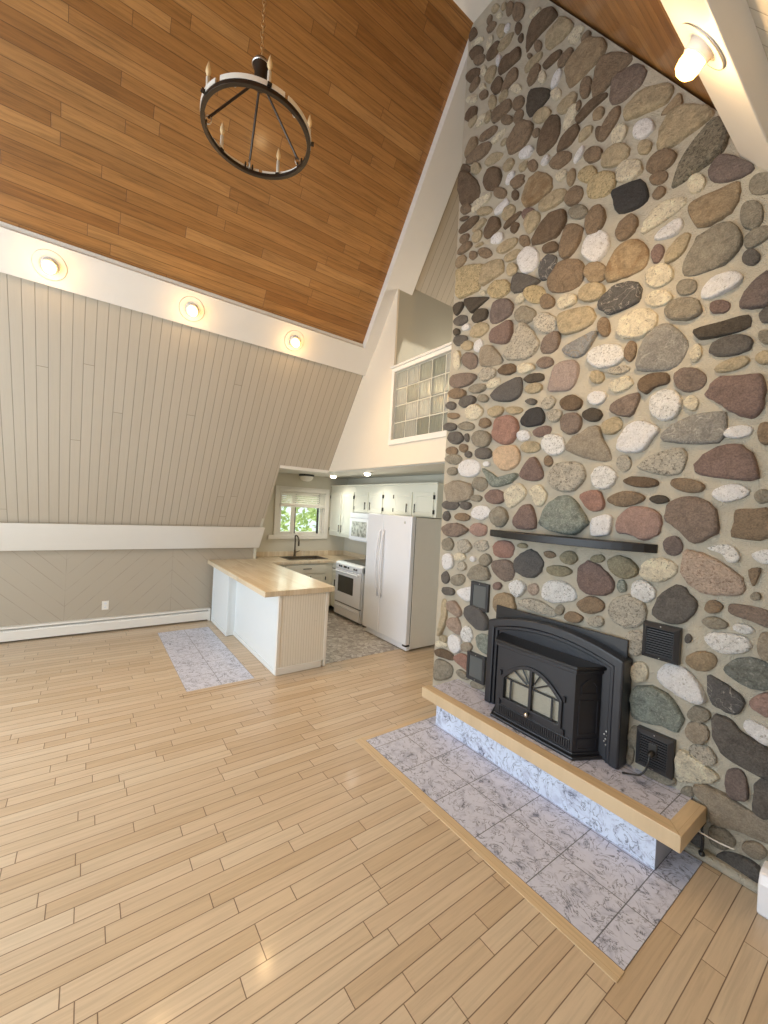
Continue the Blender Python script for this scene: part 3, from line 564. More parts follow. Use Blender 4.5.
w:-1994,4670,-1994,4696,-1978,4713,-1952,4713,-1928,4697,-1918,4671,-1926,4649,-1948,4641,-1975,4647
br:-1838,4533,-1884,4567,-1909,4609,-1876,4636,-1826,4642,-1771,4620,-1734,4582,-1739,4544,-1781,4529
w:-1652,4512,-1680,4490,-1702,4488,-1709,4505,-1702,4534,-1676,4563,-1649,4577,-1635,4566,-1634,4543
tn:-1582,4642,-1609,4622,-1644,4616,-1675,4628,-1681,4655,-1669,4684,-1634,4695,-1601,4691,-1578,4671
br:-1536,4396,-1583,4409,-1621,4451,-1636,4496,-1614,4524,-1569,4521,-1526,4485,-1499,4443,-1503,4407
tb:-1525,4691,-1554,4698,-1580,4718,-1582,4747,-1571,4769,-1544,4775,-1515,4761,-1501,4734,-1503,4706
br:-2034,4657,-2060,4655,-2090,4676,-2112,4710,-2114,4745,-2092,4756,-2062,4748,-2035,4717,-2021,4680
tn:-2192,4734,-2201,4761,-2197,4790,-2171,4802,-2145,4801,-2124,4783,-2123,4755,-2139,4731,-2165,4723
wt:-1804,4421,-1834,4439,-1851,4467,-1846,4493,-1820,4501,-1789,4494,-1764,4469,-1757,4440,-1777,4425
tb:-1722,4333,-1741,4344,-1752,4376,-1748,4418,-1730,4443,-1709,4450,-1693,4425,-1689,4384,-1702,4346
sp:-1547,4269,-1594,4277,-1639,4313,-1669,4359,-1656,4393,-1620,4405,-1569,4381,-1534,4337,-1528,4297
br:-2212,4717,-2171,4702,-2143,4677,-2158,4654,-2193,4642,-2239,4648,-2277,4670,-2279,4697,-2256,4716
db:-1500,4602,-1488,4569,-1494,4539,-1512,4526,-1534,4536,-1548,4568,-1551,4602,-1540,4626,-1519,4624
mb:-1336,4894,-1270,4853,-1242,4784,-1263,4725,-1333,4705,-1385,4698,-1448,4731,-1456,4810,-1433,4889
tn:-1191,4651,-1110,4604,-1069,4538,-1103,4478,-1182,4488,-1280,4517,-1354,4553,-1360,4593,-1323,4650,-1253,4671
tb:-1041,4476,-1022,4443,-1020,4399,-1074,4398,-1132,4421,-1102,4448
br:-1456,4668,-1410,4685,-1387,4660,-1394,4610,-1433,4557,-1481,4517,-1517,4523,-1524,4564,-1499,4619
wt:-1440,4482,-1431,4520,-1400,4540,-1364,4527,-1340,4495,-1339,4456,-1358,4426,-1394,4417,-1426,4443
w:-1204,4340,-1248,4349,-1288,4388,-1297,4435,-1283,4472,-1238,4467,-1197,4440,-1172,4398,-1169,4354
tn:-1176,4269,-1181,4241,-1201,4226,-1229,4236,-1255,4261,-1260,4296,-1249,4323,-1221,4323,-1193,4302
mv:-862,3886,-806,3941,-722,3872,-655,3778,-746,3767,-831,3811
wt:-885,3809,-912,3799,-945,3817,-963,3856,-965,3895,-946,3919,-913,3912,-886,3881,-874,3841
bk:-1406,4109,-1238,4074,-1183,3937,-1235,3892,-1358,3924,-1402,4035
br:-1129,4062,-1095,4044,-1076,4015,-1077,3989,-1097,3972,-1132,3978,-1162,4002,-1175,4033,-1159,4054
br:-1125,3883,-1147,3900,-1157,3929,-1146,3952,-1126,3960,-1102,3951,-1085,3927,-1084,3898,-1102,3884
sp:-1499,4114,-1569,4152,-1596,4214,-1574,4262,-1517,4282,-1443,4253,-1392,4199,-1388,4142,-1428,4105
br:-1313,3718,-1356,3746,-1376,3798,-1360,3851,-1317,3874,-1272,3870,-1242,3830,-1235,3776,-1266,3734
wt:-988,3821,-968,3768,-1056,3727,-1197,3700,-1193,3758,-1112,3830
w:-994,3692,-981,3630,-1025,3597,-1127,3627,-1091,3681
tn:-1010,3444,-1049,3444,-1059,3483,-1043,3532,-1003,3569,-963,3581,-937,3563,-943,3518,-968,3471
rd:-1118,3580,-1094,3580,-1076,3560,-1069,3526,-1081,3492,-1104,3475,-1126,3486,-1137,3516,-1137,3552
tb:-756,3754,-720,3738,-712,3663,-748,3589,-809,3571,-896,3592,-948,3708,-927,3751
g:-771,3537,-697,3454,-707,3358,-765,3309,-860,3306,-957,3328,-956,3410,-893,3515
g:-620,3560,-611,3506,-618,3457,-648,3444,-681,3468,-703,3519,-703,3572,-685,3610,-650,3600
g:-584,3424,-576,3395,-590,3365,-623,3347,-663,3346,-681,3374,-681,3408,-653,3436,-613,3440
dg:-639,3247,-662,3260,-682,3287,-685,3319,-669,3336,-646,3336,-623,3313,-612,3281,-619,3256
g:-594,3614,-628,3618,-660,3645,-672,3686,-663,3719,-634,3727,-600,3712,-575,3677,-576,3639
or:-1295,3697,-1194,3647,-1158,3548,-1185,3472,-1281,3462,-1385,3467,-1416,3528,-1379,3622
wt:-1154,3357,-1169,3409,-1146,3448,-1098,3453,-1045,3435,-1015,3387,-1014,3338,-1053,3316,-1106,3317
dv:-1236,3412,-1188,3340,-1208,3265,-1313,3244,-1404,3256,-1459,3337,-1427,3397,-1338,3432
g:-932,3294,-898,3271,-889,3239,-895,3210,-926,3201,-964,3216,-987,3248,-989,3280,-966,3297
w:-794,3263,-712,3246,-676,3205,-707,3156,-809,3139,-858,3158,-856,3217
mv:-570,3183,-562,3012,-634,3015,-682,3039,-667,3114,-622,3170
wt:-1032,3259,-1010,3223,-1025,3196,-1065,3188,-1116,3202,-1154,3237,-1157,3273,-1126,3292,-1077,3288
g:-976,3067,-1034,3108,-1048,3161,-1015,3197,-950,3196,-889,3162,-860,3114,-861,3069,-910,3048
rd:-817,3082,-809,3106,-779,3110,-750,3100,-728,3077,-728,3051,-747,3033,-778,3038,-809,3053
wt:-1175,3024,-1252,3041,-1311,3089,-1316,3158,-1267,3214,-1184,3212,-1119,3177,-1081,3118,-1104,3053
br:-1425,3242,-1395,3221,-1376,3173,-1373,3127,-1390,3100,-1419,3107,-1445,3142,-1457,3191,-1448,3228
dk:-877,2971,-759,2984,-651,2984,-634,2929,-676,2905,-819,2906,-874,2930
dg:-562,2994,-558,2921,-588,2925,-602,2973
gv:-1059,3058,-1002,3046,-920,2930,-932,2838,-1007,2781,-1176,2816,-1169,2932,-1121,3020
ws:-1505,2952,-1511,3017,-1449,3045,-1372,3042,-1297,3003,-1265,2941,-1297,2894,-1362,2878,-1445,2894
br:-1202,2913,-1223,2884,-1248,2892,-1265,2922,-1268,2966,-1251,3000,-1228,3015,-1205,2997,-1196,2957
lg:-1307,2873,-1263,2862,-1233,2843,-1240,2825,-1268,2814,-1311,2817,-1348,2832,-1369,2853,-1350,2870
tn:-1406,2852,-1391,2819,-1402,2791,-1432,2783,-1468,2798,-1491,2830,-1487,2860,-1468,2879,-1435,2875
wt:-1353,2734,-1341,2768,-1294,2785,-1243,2787,-1215,2762,-1206,2731,-1238,2705,-1286,2693,-1332,2705
db:-1172,2741,-1121,2776,-1018,2760,-1005,2696,-1077,2683,-1120,2649,-1162,2679
wt:-855,2881,-844,2851,-847,2815,-861,2792,-880,2785,-896,2808,-900,2842,-891,2874,-874,2891
dg:-808,2825,-802,2863,-757,2887,-691,2888,-637,2861,-620,2824,-637,2789,-698,2777,-764,2791
tn:-627,2747,-632,2723,-662,2701,-712,2693,-761,2699,-777,2722,-751,2747,-707,2762,-656,2763
g:-598,2850,-592,2872,-572,2876,-551,2866,-536,2842,-533,2815,-549,2801,-571,2804,-589,2824
tn:-605,2730,-602,2754,-583,2766,-559,2766,-540,2747,-535,2722,-545,2700,-569,2694,-590,2709
mb:-834,2719,-814,2671,-833,2633,-874,2617,-927,2627,-962,2672,-972,2724,-936,2757,-881,2752
rd:-804,2619,-744,2670,-617,2653,-570,2630,-556,2518,-579,2438,-634,2428,-705,2477,-758,2531,-808,2573
ws:-1105,2591,-1072,2643,-1013,2656,-954,2622,-930,2557,-939,2497,-984,2464,-1043,2477,-1089,2524
wt:-860,2502,-884,2507,-906,2526,-916,2558,-904,2583,-883,2595,-860,2578,-845,2552,-847,2523
mb:-1175,2667,-1165,2606,-1215,2517,-1327,2565,-1337,2622,-1265,2655
w:-1390,2642,-1433,2635,-1479,2655,-1501,2690,-1492,2720,-1457,2735,-1412,2728,-1375,2701,-1371,2668
tn:-1256,2461,-1282,2428,-1322,2415,-1366,2423,-1383,2461,-1381,2502,-1342,2524,-1297,2530,-1265,2501
w:-1158,2486,-1044,2420,-1085,2345,-1121,2291,-1267,2296,-1276,2381,-1226,2458
gv:-874,2472,-735,2476,-713,2434,-742,2303,-1008,2337,-993,2406
w:-681,2321,-714,2337,-714,2363,-689,2384,-648,2388,-613,2377,-597,2356,-608,2333,-640,2317
br:-516,2303,-529,2276,-549,2273,-570,2295,-578,2338,-573,2377,-555,2390,-534,2383,-520,2346
lg:-1219,2162,-1248,2170,-1271,2198,-1274,2237,-1257,2266,-1228,2271,-1202,2251,-1186,2216,-1195,2180
lg:-1142,2189,-1067,2257,-933,2288,-891,2251,-898,2163,-949,2126,-1061,2142
rd:-843,2187,-776,2261,-666,2289,-597,2234,-564,2122,-600,2087,-812,2126
ws:-1416,2070,-1437,2124,-1427,2176,-1382,2205,-1326,2198,-1282,2158,-1279,2103,-1309,2060,-1362,2045
db:-1108,2122,-1045,2104,-1025,2078,-1050,2060,-1105,2053,-1171,2064,-1221,2087,-1220,2111,-1178,2127
br:-879,2104,-820,2087,-792,2059,-799,2036,-837,2021,-899,2031,-946,2055,-963,2084,-939,2106
w:-604,2010,-640,1985,-689,1970,-735,1984,-752,2013,-737,2044,-694,2064,-642,2064,-607,2042
br:-1156,2027,-1107,2006,-1105,1972,-1156,1945,-1226,1929,-1288,1944,-1320,1973,-1292,2008,-1226,2030
dk:-986,2001,-967,1987,-966,1969,-993,1957,-1029,1954,-1056,1967,-1065,1984,-1051,2000,-1019,2008
pk:-1255,1828,-1196,1914,-1102,1936,-1023,1899,-996,1829,-1015,1764,-1090,1722,-1173,1751,-1244,1760
mb:-979,1900,-952,1964,-861,1999,-772,1967,-727,1897,-722,1795,-825,1731,-897,1795,-964,1845
br:-644,1926,-574,1934,-513,1931,-506,1789,-642,1777,-660,1794,-651,1863
w:-1417,1843,-1302,1872,-1285,1827,-1302,1740,-1410,1731
mv:-969,1673,-977,1710,-960,1747,-925,1763,-896,1745,-879,1715,-882,1675,-911,1648,-946,1646
ws:-760,1707,-669,1739,-619,1692,-626,1648,-665,1643,-696,1683
ws:-572,1698,-504,1730,-501,1659,-543,1659
pt:-867,1668,-812,1684,-715,1648,-623,1580,-597,1535,-608,1478,-685,1456,-779,1456,-859,1514,-876,1579
br:-582,1611,-534,1625,-543,1569,-560,1530
g:-534,1462,-549,1456,-563,1461,-569,1474,-563,1489,-551,1500,-536,1500,-527,1490,-525,1475
wt:-1032,1475,-1088,1493,-1091,1543,-1065,1596,-996,1621,-936,1611,-898,1577,-914,1525,-968,1488
ol:-1201,1604,-1143,1583,-1110,1540,-1121,1493,-1171,1464,-1240,1471,-1286,1511,-1301,1561,-1261,1596
ol:-1376,1595,-1345,1599,-1325,1587,-1318,1569,-1334,1550,-1362,1542,-1391,1543,-1409,1559,-1401,1581
gn:-1190,1372,-1210,1368,-1225,1388,-1227,1417,-1218,1445,-1198,1453,-1181,1441,-1170,1418,-1173,1388
ws:-1133,1361,-1139,1407,-1123,1453,-1076,1474,-1034,1453,-1006,1420,-1010,1373,-1047,1341,-1093,1340
lg:-1146,1361,-1077,1338,-1047,1280,-1059,1214,-1113,1157,-1193,1153,-1255,1194,-1268,1266,-1221,1331
dg:-903,1472,-833,1439,-791,1375,-826,1293,-880,1246,-963,1245,-1008,1276,-989,1379
br:-717,1423,-693,1415,-678,1398,-686,1373,-705,1353,-733,1345,-755,1359,-756,1385,-745,1411
g:-683,1270,-723,1263,-753,1274,-765,1294,-750,1317,-714,1332,-678,1326,-654,1312,-654,1289
mb:-653,1406,-606,1423,-489,1414,-486,1332,-547,1346,-642,1365
ws:-569,1274,-599,1274,-623,1285,-627,1303,-615,1319,-588,1323,-561,1318,-544,1304,-551,1287
ws:-746,1210,-696,1250,-579,1258,-558,1192,-660,1140,-722,1165
lg:-1159,1073,-1142,1130,-1100,1154,-1064,1136,-1039,1096,-1049,1038,-1081,995,-1122,992,-1159,1016
dg:-832,1200,-818,1200,-808,1184,-813,1161,-826,1147,-839,1157,-841,1181
g:-570,1982,-575,2007,-564,2031,-540,2039,-519,2030,-506,2009,-510,1983,-530,1968,-553,1966
mb:-2571,3180,-2628,3179,-2686,3212,-2728,3267,-2719,3321,-2670,3339,-2611,3323,-2562,3278,-2544,3221
tg:-2487,3339,-2386,3319,-2277,3192,-2302,3141,-2496,3175,-2513,3266
lg:-2098,3425,-2010,3360,-1921,3226,-1946,3146,-2035,3117,-2211,3155,-2237,3209,-2176,3304
wt:-2792,3220,-2827,3229,-2855,3274,-2861,3339,-2839,3386,-2805,3399,-2771,3370,-2757,3310,-2762,3248
mb:-2876,3160,-2745,3165,-2576,3120,-2559,3076,-2637,3032,-2792,3034,-2886,3086
br:-2668,2962,-2685,2931,-2754,2925,-2832,2942,-2897,2976,-2903,3014,-2853,3036,-2770,3031,-2699,2999
dg:-2571,2913,-2537,2876,-2565,2845,-2626,2831,-2703,2834,-2752,2866,-2757,2901,-2720,2931,-2643,2933
lg:-2493,3120,-2449,3146,-2388,3136,-2341,3107,-2330,3064,-2364,3032,-2421,3022,-2482,3038,-2512,3080
g:-2487,3009,-2429,2986,-2428,2957,-2463,2938,-2531,2935,-2603,2954,-2637,2986,-2618,3012,-2558,3022
wt:-2409,2987,-2384,3013,-2339,3025,-2299,3016,-2276,2995,-2285,2966,-2325,2949,-2370,2944,-2410,2958
g:-2412,2885,-2393,2858,-2411,2838,-2454,2836,-2497,2853,-2526,2878,-2520,2902,-2492,2915,-2447,2906
db:-2265,3042,-2304,3073,-2288,3103,-2239,3121,-2170,3112,-2127,3082,-2110,3050,-2143,3025,-2205,3023
wt:-2001,3072,-1956,3049,-1942,3020,-1971,2999,-2031,2997,-2089,3018,-2123,3048,-2114,3076,-2062,3087
mb:-1865,2995,-1907,3019,-1919,3052,-1895,3074,-1855,3085,-1809,3066,-1785,3037,-1787,3008,-1820,2994
dk:-1870,2952,-1853,2928,-1866,2904,-1924,2900,-1985,2909,-2023,2933,-2020,2958,-1982,2976,-1917,2972
tn:-1973,2819,-2017,2843,-2026,2873,-1991,2892,-1938,2895,-1884,2881,-1862,2853,-1875,2828,-1916,2814
bg:-2345,2901,-2220,2961,-2079,2980,-2053,2906,-2068,2818,-2164,2796,-2328,2830
mb:-1899,3185,-1846,3246,-1754,3245,-1735,3170,-1782,3108,-1876,3118
bl:-1719,3107,-1626,3136,-1482,3155,-1468,3119,-1523,3042,-1593,3006,-1690,3057
pg:-1780,2939,-1739,2996,-1651,2998,-1581,2947,-1584,2852,-1638,2784,-1744,2792,-1809,2811,-1804,2869
dg:-2792,2853,-2814,2834,-2859,2836,-2900,2856,-2922,2883,-2910,2907,-2874,2918,-2825,2907,-2790,2879
br:-2752,2780,-2737,2758,-2751,2740,-2798,2739,-2852,2749,-2881,2772,-2884,2794,-2849,2804,-2797,2796
wt:-2599,2834,-2524,2827,-2466,2787,-2447,2736,-2488,2702,-2553,2692,-2627,2712,-2661,2761,-2655,2809
tn:-2344,2778,-2286,2776,-2236,2753,-2226,2719,-2249,2691,-2301,2680,-2362,2693,-2396,2726,-2394,2762
tn:-2191,2713,-2190,2737,-2143,2744,-2089,2735,-2045,2716,-2036,2692,-2065,2678,-2113,2675,-2163,2690
dg:-1993,2743,-2008,2764,-1990,2776,-1962,2780,-1930,2769,-1908,2752,-1909,2734,-1931,2724,-1963,2729
lg:-1787,2666,-1828,2665,-1856,2690,-1861,2725,-1836,2754,-1799,2771,-1766,2753,-1746,2725,-1756,2691
lg:-1813,2606,-1804,2639,-1770,2655,-1729,2651,-1694,2629,-1689,2596,-1706,2569,-1744,2558,-1786,2575
db:-1535,2667,-1552,2633,-1600,2623,-1658,2635,-1701,2672,-1710,2715,-1671,2740,-1612,2739,-1559,2707
dk:-1520,2557,-1536,2591,-1507,2613,-1461,2617,-1414,2598,-1390,2565,-1401,2536,-1434,2519,-1483,2530
bk:-2034,2632,-1966,2693,-1867,2685,-1833,2602,-1859,2554,-1977,2553,-2038,2588
re:-2322,2579,-2292,2661,-2178,2672,-2087,2631,-2063,2528,-2118,2443,-2230,2439,-2317,2501
mb:-1577,2597,-1536,2551,-1536,2497,-1568,2460,-1622,2452,-1676,2481,-1696,2535,-1685,2586,-1636,2606
dg:-2911,2650,-2945,2678,-2926,2702,-2878,2711,-2818,2700,-2772,2675,-2767,2646,-2800,2628,-2860,2627
g:-2590,2672,-2546,2645,-2547,2615,-2593,2602,-2653,2606,-2710,2627,-2734,2660,-2701,2681,-2650,2690
br:-2373,2670,-2351,2640,-2360,2613,-2397,2601,-2448,2606,-2487,2633,-2490,2665,-2468,2689,-2418,2691
rd:-1830,2459,-1882,2461,-1910,2483,-1912,2510,-1877,2533,-1828,2540,-1784,2531,-1770,2505,-1784,2477
w:-2065,2477,-2069,2511,-2037,2528,-1999,2530,-1961,2511,-1947,2477,-1959,2447,-1997,2440,-2038,2446
ws:-1762,2313,-1816,2351,-1836,2407,-1812,2456,-1750,2467,-1687,2441,-1655,2390,-1654,2337,-1700,2308
pe:-2295,2365,-2228,2416,-2094,2413,-2036,2344,-2051,2255,-2168,2206,-2277,2278
dg:-2723,2600,-2681,2562,-2675,2521,-2713,2492,-2783,2491,-2844,2521,-2871,2562,-2857,2602,-2792,2611
dg:-2621,2574,-2600,2551,-2596,2520,-2609,2495,-2635,2503,-2651,2535,-2644,2566
g:-2423,2575,-2356,2535,-2338,2479,-2379,2438,-2454,2427,-2526,2458,-2570,2507,-2564,2560,-2504,2589
tn:-1852,2378,-1876,2348,-1930,2341,-1985,2347,-2020,2376,-2010,2409,-1971,2431,-1916,2428,-1871,2409
br:-2745,2445,-2729,2418,-2749,2396,-2794,2386,-2846,2398,-2878,2423,-2877,2450,-2841,2467,-2787,2466
br:-2705,2459,-2685,2480,-2652,2482,-2619,2466,-2607,2438,-2616,2413,-2643,2399,-2677,2408,-2703,2430
dg:-2563,2395,-2552,2368,-2573,2348,-2611,2351,-2637,2375,-2628,2401,-2595,2409
dg:-2428,2426,-2360,2413,-2322,2381,-2322,2347,-2365,2325,-2434,2324,-2500,2348,-2513,2386,-2497,2420
g:-2816,2303,-2865,2330,-2878,2362,-2837,2385,-2774,2391,-2707,2374,-2677,2342,-2694,2313,-2744,2293
w:-2472,2298,-2444,2244,-2464,2192,-2532,2170,-2616,2174,-2676,2222,-2683,2283,-2630,2326,-2547,2329
w:-2414,2280,-2400,2298,-2367,2299,-2337,2286,-2336,2265,-2362,2252,-2398,2260
g:-2721,2229,-2729,2204,-2768,2190,-2819,2194,-2859,2215,-2862,2243,-2835,2265,-2785,2270,-2736,2256
gn:-2413,2237,-2307,2193,-2209,2142,-2068,2184,-2058,2138,-2138,2094,-2298,2074,-2364,2147
rd:-2025,2182,-1921,2304,-1859,2261,-1814,2156,-1869,2115,-2001,2136
br:-1797,2234,-1808,2262,-1806,2290,-1788,2307,-1764,2300,-1747,2281,-1739,2253,-1752,2230,-1774,2221
lg:-1758,2154,-1709,2236,-1606,2246,-1522,2225,-1485,2145,-1528,2059,-1644,2028,-1745,2079
g:-2374,2052,-2421,2034,-2472,2050,-2509,2084,-2502,2129,-2468,2161,-2414,2158,-2367,2135,-2353,2091
tg:-2863,2101,-2695,2134,-2520,2079,-2557,1957,-2796,1928,-2863,2014
rd:-2267,2050,-2194,2034,-2164,1994,-2171,1955,-2219,1928,-2293,1928,-2355,1956,-2374,2000,-2335,2035
wt:-2145,2033,-2030,2096,-1953,2033,-2000,1952,-2103,1896,-2151,1959
wt:-1923,2033,-1848,2084,-1777,2015,-1800,1930,-1857,1920,-1900,1989
dg:-2800,1857,-2860,1873,-2885,1904,-2861,1937,-2793,1949,-2722,1946,-2680,1919,-2685,1886,-2730,1861
dg:-2637,1934,-2587,1937,-2541,1928,-2522,1905,-2536,1881,-2574,1863,-2624,1868,-2663,1885,-2668,1912
g:-2440,1998,-2408,1982,-2410,1960,-2434,1941,-2479,1940,-2520,1949,-2542,1970,-2520,1990,-2484,2002
dg:-2791,1820,-2778,1788,-2796,1760,-2826,1746,-2858,1755,-2880,1782,-2874,1815,-2852,1839,-2818,1841
br:-2562,1766,-2620,1757,-2684,1763,-2720,1785,-2716,1811,-2667,1829,-2600,1830,-2550,1813,-2531,1788
w:-2477,1885,-2417,1907,-2356,1903,-2314,1875,-2309,1832,-2352,1796,-2416,1779,-2479,1796,-2502,1840
g:-2253,1738,-2303,1781,-2308,1845,-2260,1887,-2199,1904,-2144,1873,-2117,1821,-2136,1766,-2187,1728
rd:-2073,1778,-1996,1899,-1916,1927,-1868,1859,-1855,1748,-1984,1726
gn:-1817,1844,-1745,1948,-1642,1996,-1556,1968,-1469,1860,-1449,1799,-1541,1722,-1678,1727,-1809,1768
re:-1517,2008,-1394,2038,-1346,1971,-1350,1911,-1416,1893,-1473,1930
mb:-2591,1639,-2676,1605,-2794,1600,-2869,1631,-2893,1676,-2813,1717,-2698,1734,-2607,1715,-2551,1681
pk:-2501,1713,-2458,1742,-2397,1746,-2339,1726,-2330,1685,-2352,1647,-2410,1630,-2472,1638,-2511,1672
g:-2797,1460,-2847,1470,-2868,1510,-2859,1554,-2816,1580,-2765,1584,-2729,1554,-2718,1511,-2746,1470
lg:-2495,1529,-2519,1488,-2573,1463,-2637,1466,-2673,1502,-2672,1546,-2630,1580,-2571,1588,-2522,1566
lg:-2377,1600,-2325,1593,-2306,1562,-2316,1529,-2354,1505,-2405,1501,-2444,1520,-2457,1553,-2427,1584
re:-2238,1560,-2184,1612,-2083,1613,-2037,1563,-2075,1486,-2209,1478
ol:-1917,1591,-1937,1578,-1968,1574,-1996,1578,-2009,1591,-1995,1607,-1967,1617,-1937,1615,-1919,1605
bg:-1885,1570,-1812,1542,-1773,1486,-1786,1417,-1844,1360,-1926,1356,-2000,1390,-2014,1467,-1963,1533
br:-1762,1567,-1737,1577,-1708,1577,-1683,1566,-1674,1546,-1692,1532,-1719,1524,-1746,1532,-1762,1548
ol:-1531,1593,-1508,1563,-1509,1531,-1538,1507,-1581,1499,-1618,1518,-1635,1550,-1614,1581,-1576,1598
ol:-1619,1483,-1565,1472,-1541,1449,-1569,1421,-1632,1402,-1703,1404,-1737,1426,-1733,1453,-1685,1477
ws:-1743,1328,-1621,1374,-1517,1329,-1520,1250,-1725,1197
lg:-1956,1147,-1868,1192,-1752,1183,-1641,1134,-1674,1093,-1902,1106
g:-1603,1125,-1625,1117,-1643,1131,-1648,1158,-1638,1184,-1619,1196,-1598,1194,-1584,1175,-1588,1147
br:-1441,1142,-1453,1114,-1490,1093,-1536,1091,-1572,1105,-1574,1133,-1548,1159,-1503,1168,-1465,1162
lg:-1357,1178,-1322,1181,-1303,1165,-1299,1140,-1324,1113,-1362,1100,-1395,1107,-1404,1132,-1389,1160
br:-1410,1182,-1463,1196,-1487,1231,-1456,1273,-1401,1304,-1339,1300,-1306,1271,-1307,1233,-1349,1199
w:-2852,1407,-2727,1427,-2712,1309,-2829,1280
wt:-2684,1434,-2642,1453,-2593,1459,-2561,1443,-2551,1419,-2580,1396,-2623,1382,-2670,1385,-2694,1406
w:-2504,1409,-2498,1433,-2473,1448,-2446,1441,-2434,1421,-2451,1400,-2481,1395
lg:-2606,1380,-2567,1380,-2544,1356,-2546,1324,-2573,1300,-2608,1292,-2644,1301,-2654,1332,-2639,1362
g:-2266,1460,-2261,1424,-2289,1393,-2335,1375,-2377,1392,-2399,1425,-2379,1462,-2341,1487,-2295,1483
pt:-1822,1313,-1801,1293,-1797,1262,-1812,1233,-1841,1220,-1867,1231,-1884,1255,-1878,1288,-1853,1310
dg:-2793,1257,-2764,1234,-2747,1199,-2757,1162,-2783,1140,-2816,1145,-2838,1174,-2845,1213,-2826,1245
g:-2648,1254,-2588,1260,-2555,1237,-2556,1201,-2591,1166,-2644,1143,-2695,1150,-2719,1181,-2701,1222
g:-2517,1268,-2458,1358,-2381,1382,-2303,1363,-2261,1299,-2310,1255,-2481,1231
mb:-2237,1373,-2213,1441,-2081,1459,-2027,1405,-2044,1307,-2152,1288
dg:-2762,1032,-2815,1038,-2841,1060,-2834,1089,-2778,1107,-2720,1110,-2676,1096,-2676,1069,-2703,1042
w:-2623,1104,-2461,1173,-2443,1145,-2467,1042,-2559,1041
rd:-2220,1245,-2194,1260,-2163,1262,-2140,1247,-2143,1222,-2165,1201,-2194,1193,-2221,1201,-2231,1221
ws:-2074,1251,-2005,1314,-1927,1295,-1911,1249,-1970,1177,-2037,1202
tb:-2217,1084,-2199,1146,-2117,1186,-2036,1180,-1999,1121,-2001,1054,-2147,1007,-2205,1028
bg:-2539,938,-2480,995,-2369,1002,-2273,942,-2246,878,-2286,819,-2386,810,-2503,859
tn:-2839,947,-2786,986,-2763,938,-2752,796,-2790,680,-2841,612,-2840,719,-2830,829
pb:-2756,966,-2668,998,-2594,950,-2564,894,-2613,856,-2750,888
pb:-2726,809,-2621,848,-2575,803,-2568,710,-2627,699,-2720,738
ws:-2481,659,-2526,672,-2551,714,-2541,762,-2512,800,-2467,801,-2432,773,-2420,726,-2441,683
w:-2721,633,-2644,688,-2555,656,-2548,570,-2614,517,-2705,547
tn:-2735,610,-2754,575,-2803,559,-2836,576,-2831,612,-2789,639,-2747,637
wt:-2864,555,-2823,573,-2777,577,-2739,567,-2740,542,-2767,517,-2815,505,-2858,509,-2875,529
gn:-2373,735,-2322,779,-2224,778,-2214,640,-2327,640
db:-2869,469,-2776,505,-2647,494,-2651,434,-2769,421,-2855,419
re:-2619,471,-2546,539,-2461,523,-2436,408,-2537,422
tg:-2554,583,-2550,617,-2514,648,-2467,665,-2431,655,-2417,630,-2437,597,-2478,572,-2521,569
g:-2870,361,-2805,396,-2656,381,-2657,277,-2827,187,-2870,239
g:-2585,369,-2543,385,-2485,383,-2442,365,-2437,340,-2465,321,-2516,315,-2566,323,-2594,345
g:-2404,311,-2399,337,-2364,359,-2315,370,-2273,361,-2260,337,-2282,309,-2330,294,-2380,292
tb:-825,1061,-802,1100,-761,1124,-715,1127,-689,1100,-695,1062,-725,1027,-773,1010,-812,1026
wt:-1108,854,-1115,899,-1095,944,-1062,963,-1032,950,-1021,912,-1024,866,-1053,835,-1086,825
w:-932,991,-833,998,-764,937,-728,861,-780,826,-894,846,-969,893
gn:-1098,765,-991,836,-880,797,-832,710,-848,621,-930,616,-1082,596,-1100,676
gd:-620,1117,-556,1157,-477,1136,-472,1026,-540,1002,-596,1020,-656,1061
tg:-497,1306,-477,1286,-467,1245,-471,1197,-486,1161,-507,1160,-524,1191,-527,1240,-518,1288
dv:-724,991,-663,989,-583,946,-564,893,-597,835,-656,840,-708,869
pk:-537,946,-471,1003,-465,883,-516,889,-541,902
g:-754,718,-786,718,-807,738,-799,773,-775,805,-740,813,-710,805,-704,773,-721,739
tg:-704,692,-706,650,-725,614,-761,601,-793,614,-814,648,-803,692,-769,716,-730,720
lg:-773,583,-736,607,-693,604,-671,575,-665,540,-694,512,-733,499,-768,514,-789,545
dg:-674,801,-614,796,-555,751,-458,716,-451,580,-529,571,-624,592,-677,653,-693,735
w:-541,830,-462,819,-459,745,-501,742,-562,784
wt:-842,510,-787,532,-700,500,-653,476,-676,425,-768,368,-840,356
g:-1095,419,-1107,458,-1104,503,-1086,544,-1058,552,-1037,532,-1030,491,-1041,444,-1067,421
g:-1069,352,-1076,316,-1089,296,-1103,308,-1110,344,-1107,384,-1098,416,-1083,413,-1071,393
mv:-618,515,-585,551,-551,548,-528,474,-538,412,-598,392,-622,454
dg:-504,523,-451,571,-442,383,-504,386,-505,479
tg:-757,346,-706,395,-619,393,-516,369,-441,351,-436,253,-543,238,-625,218,-675,221,-686,287
g:-680,172,-631,209,-582,194,-566,161,-605,102,-662,102
dg:-638,47,-591,99,-511,122,-459,102,-460,42,-506,8,-579,8,-629,8
tg:-526,201,-498,222,-467,225,-446,209,-446,180,-465,153,-494,137,-520,148,-537,169
g:-799,266,-813,275,-816,295,-806,320,-786,337,-765,343,-758,325,-759,302,-777,278
g:-1018,273,-966,333,-854,347,-848,316,-885,290
dg:-726,111,-708,108,-698,87,-704,53,-720,23,-741,11,-756,26,-756,59,-747,95"""
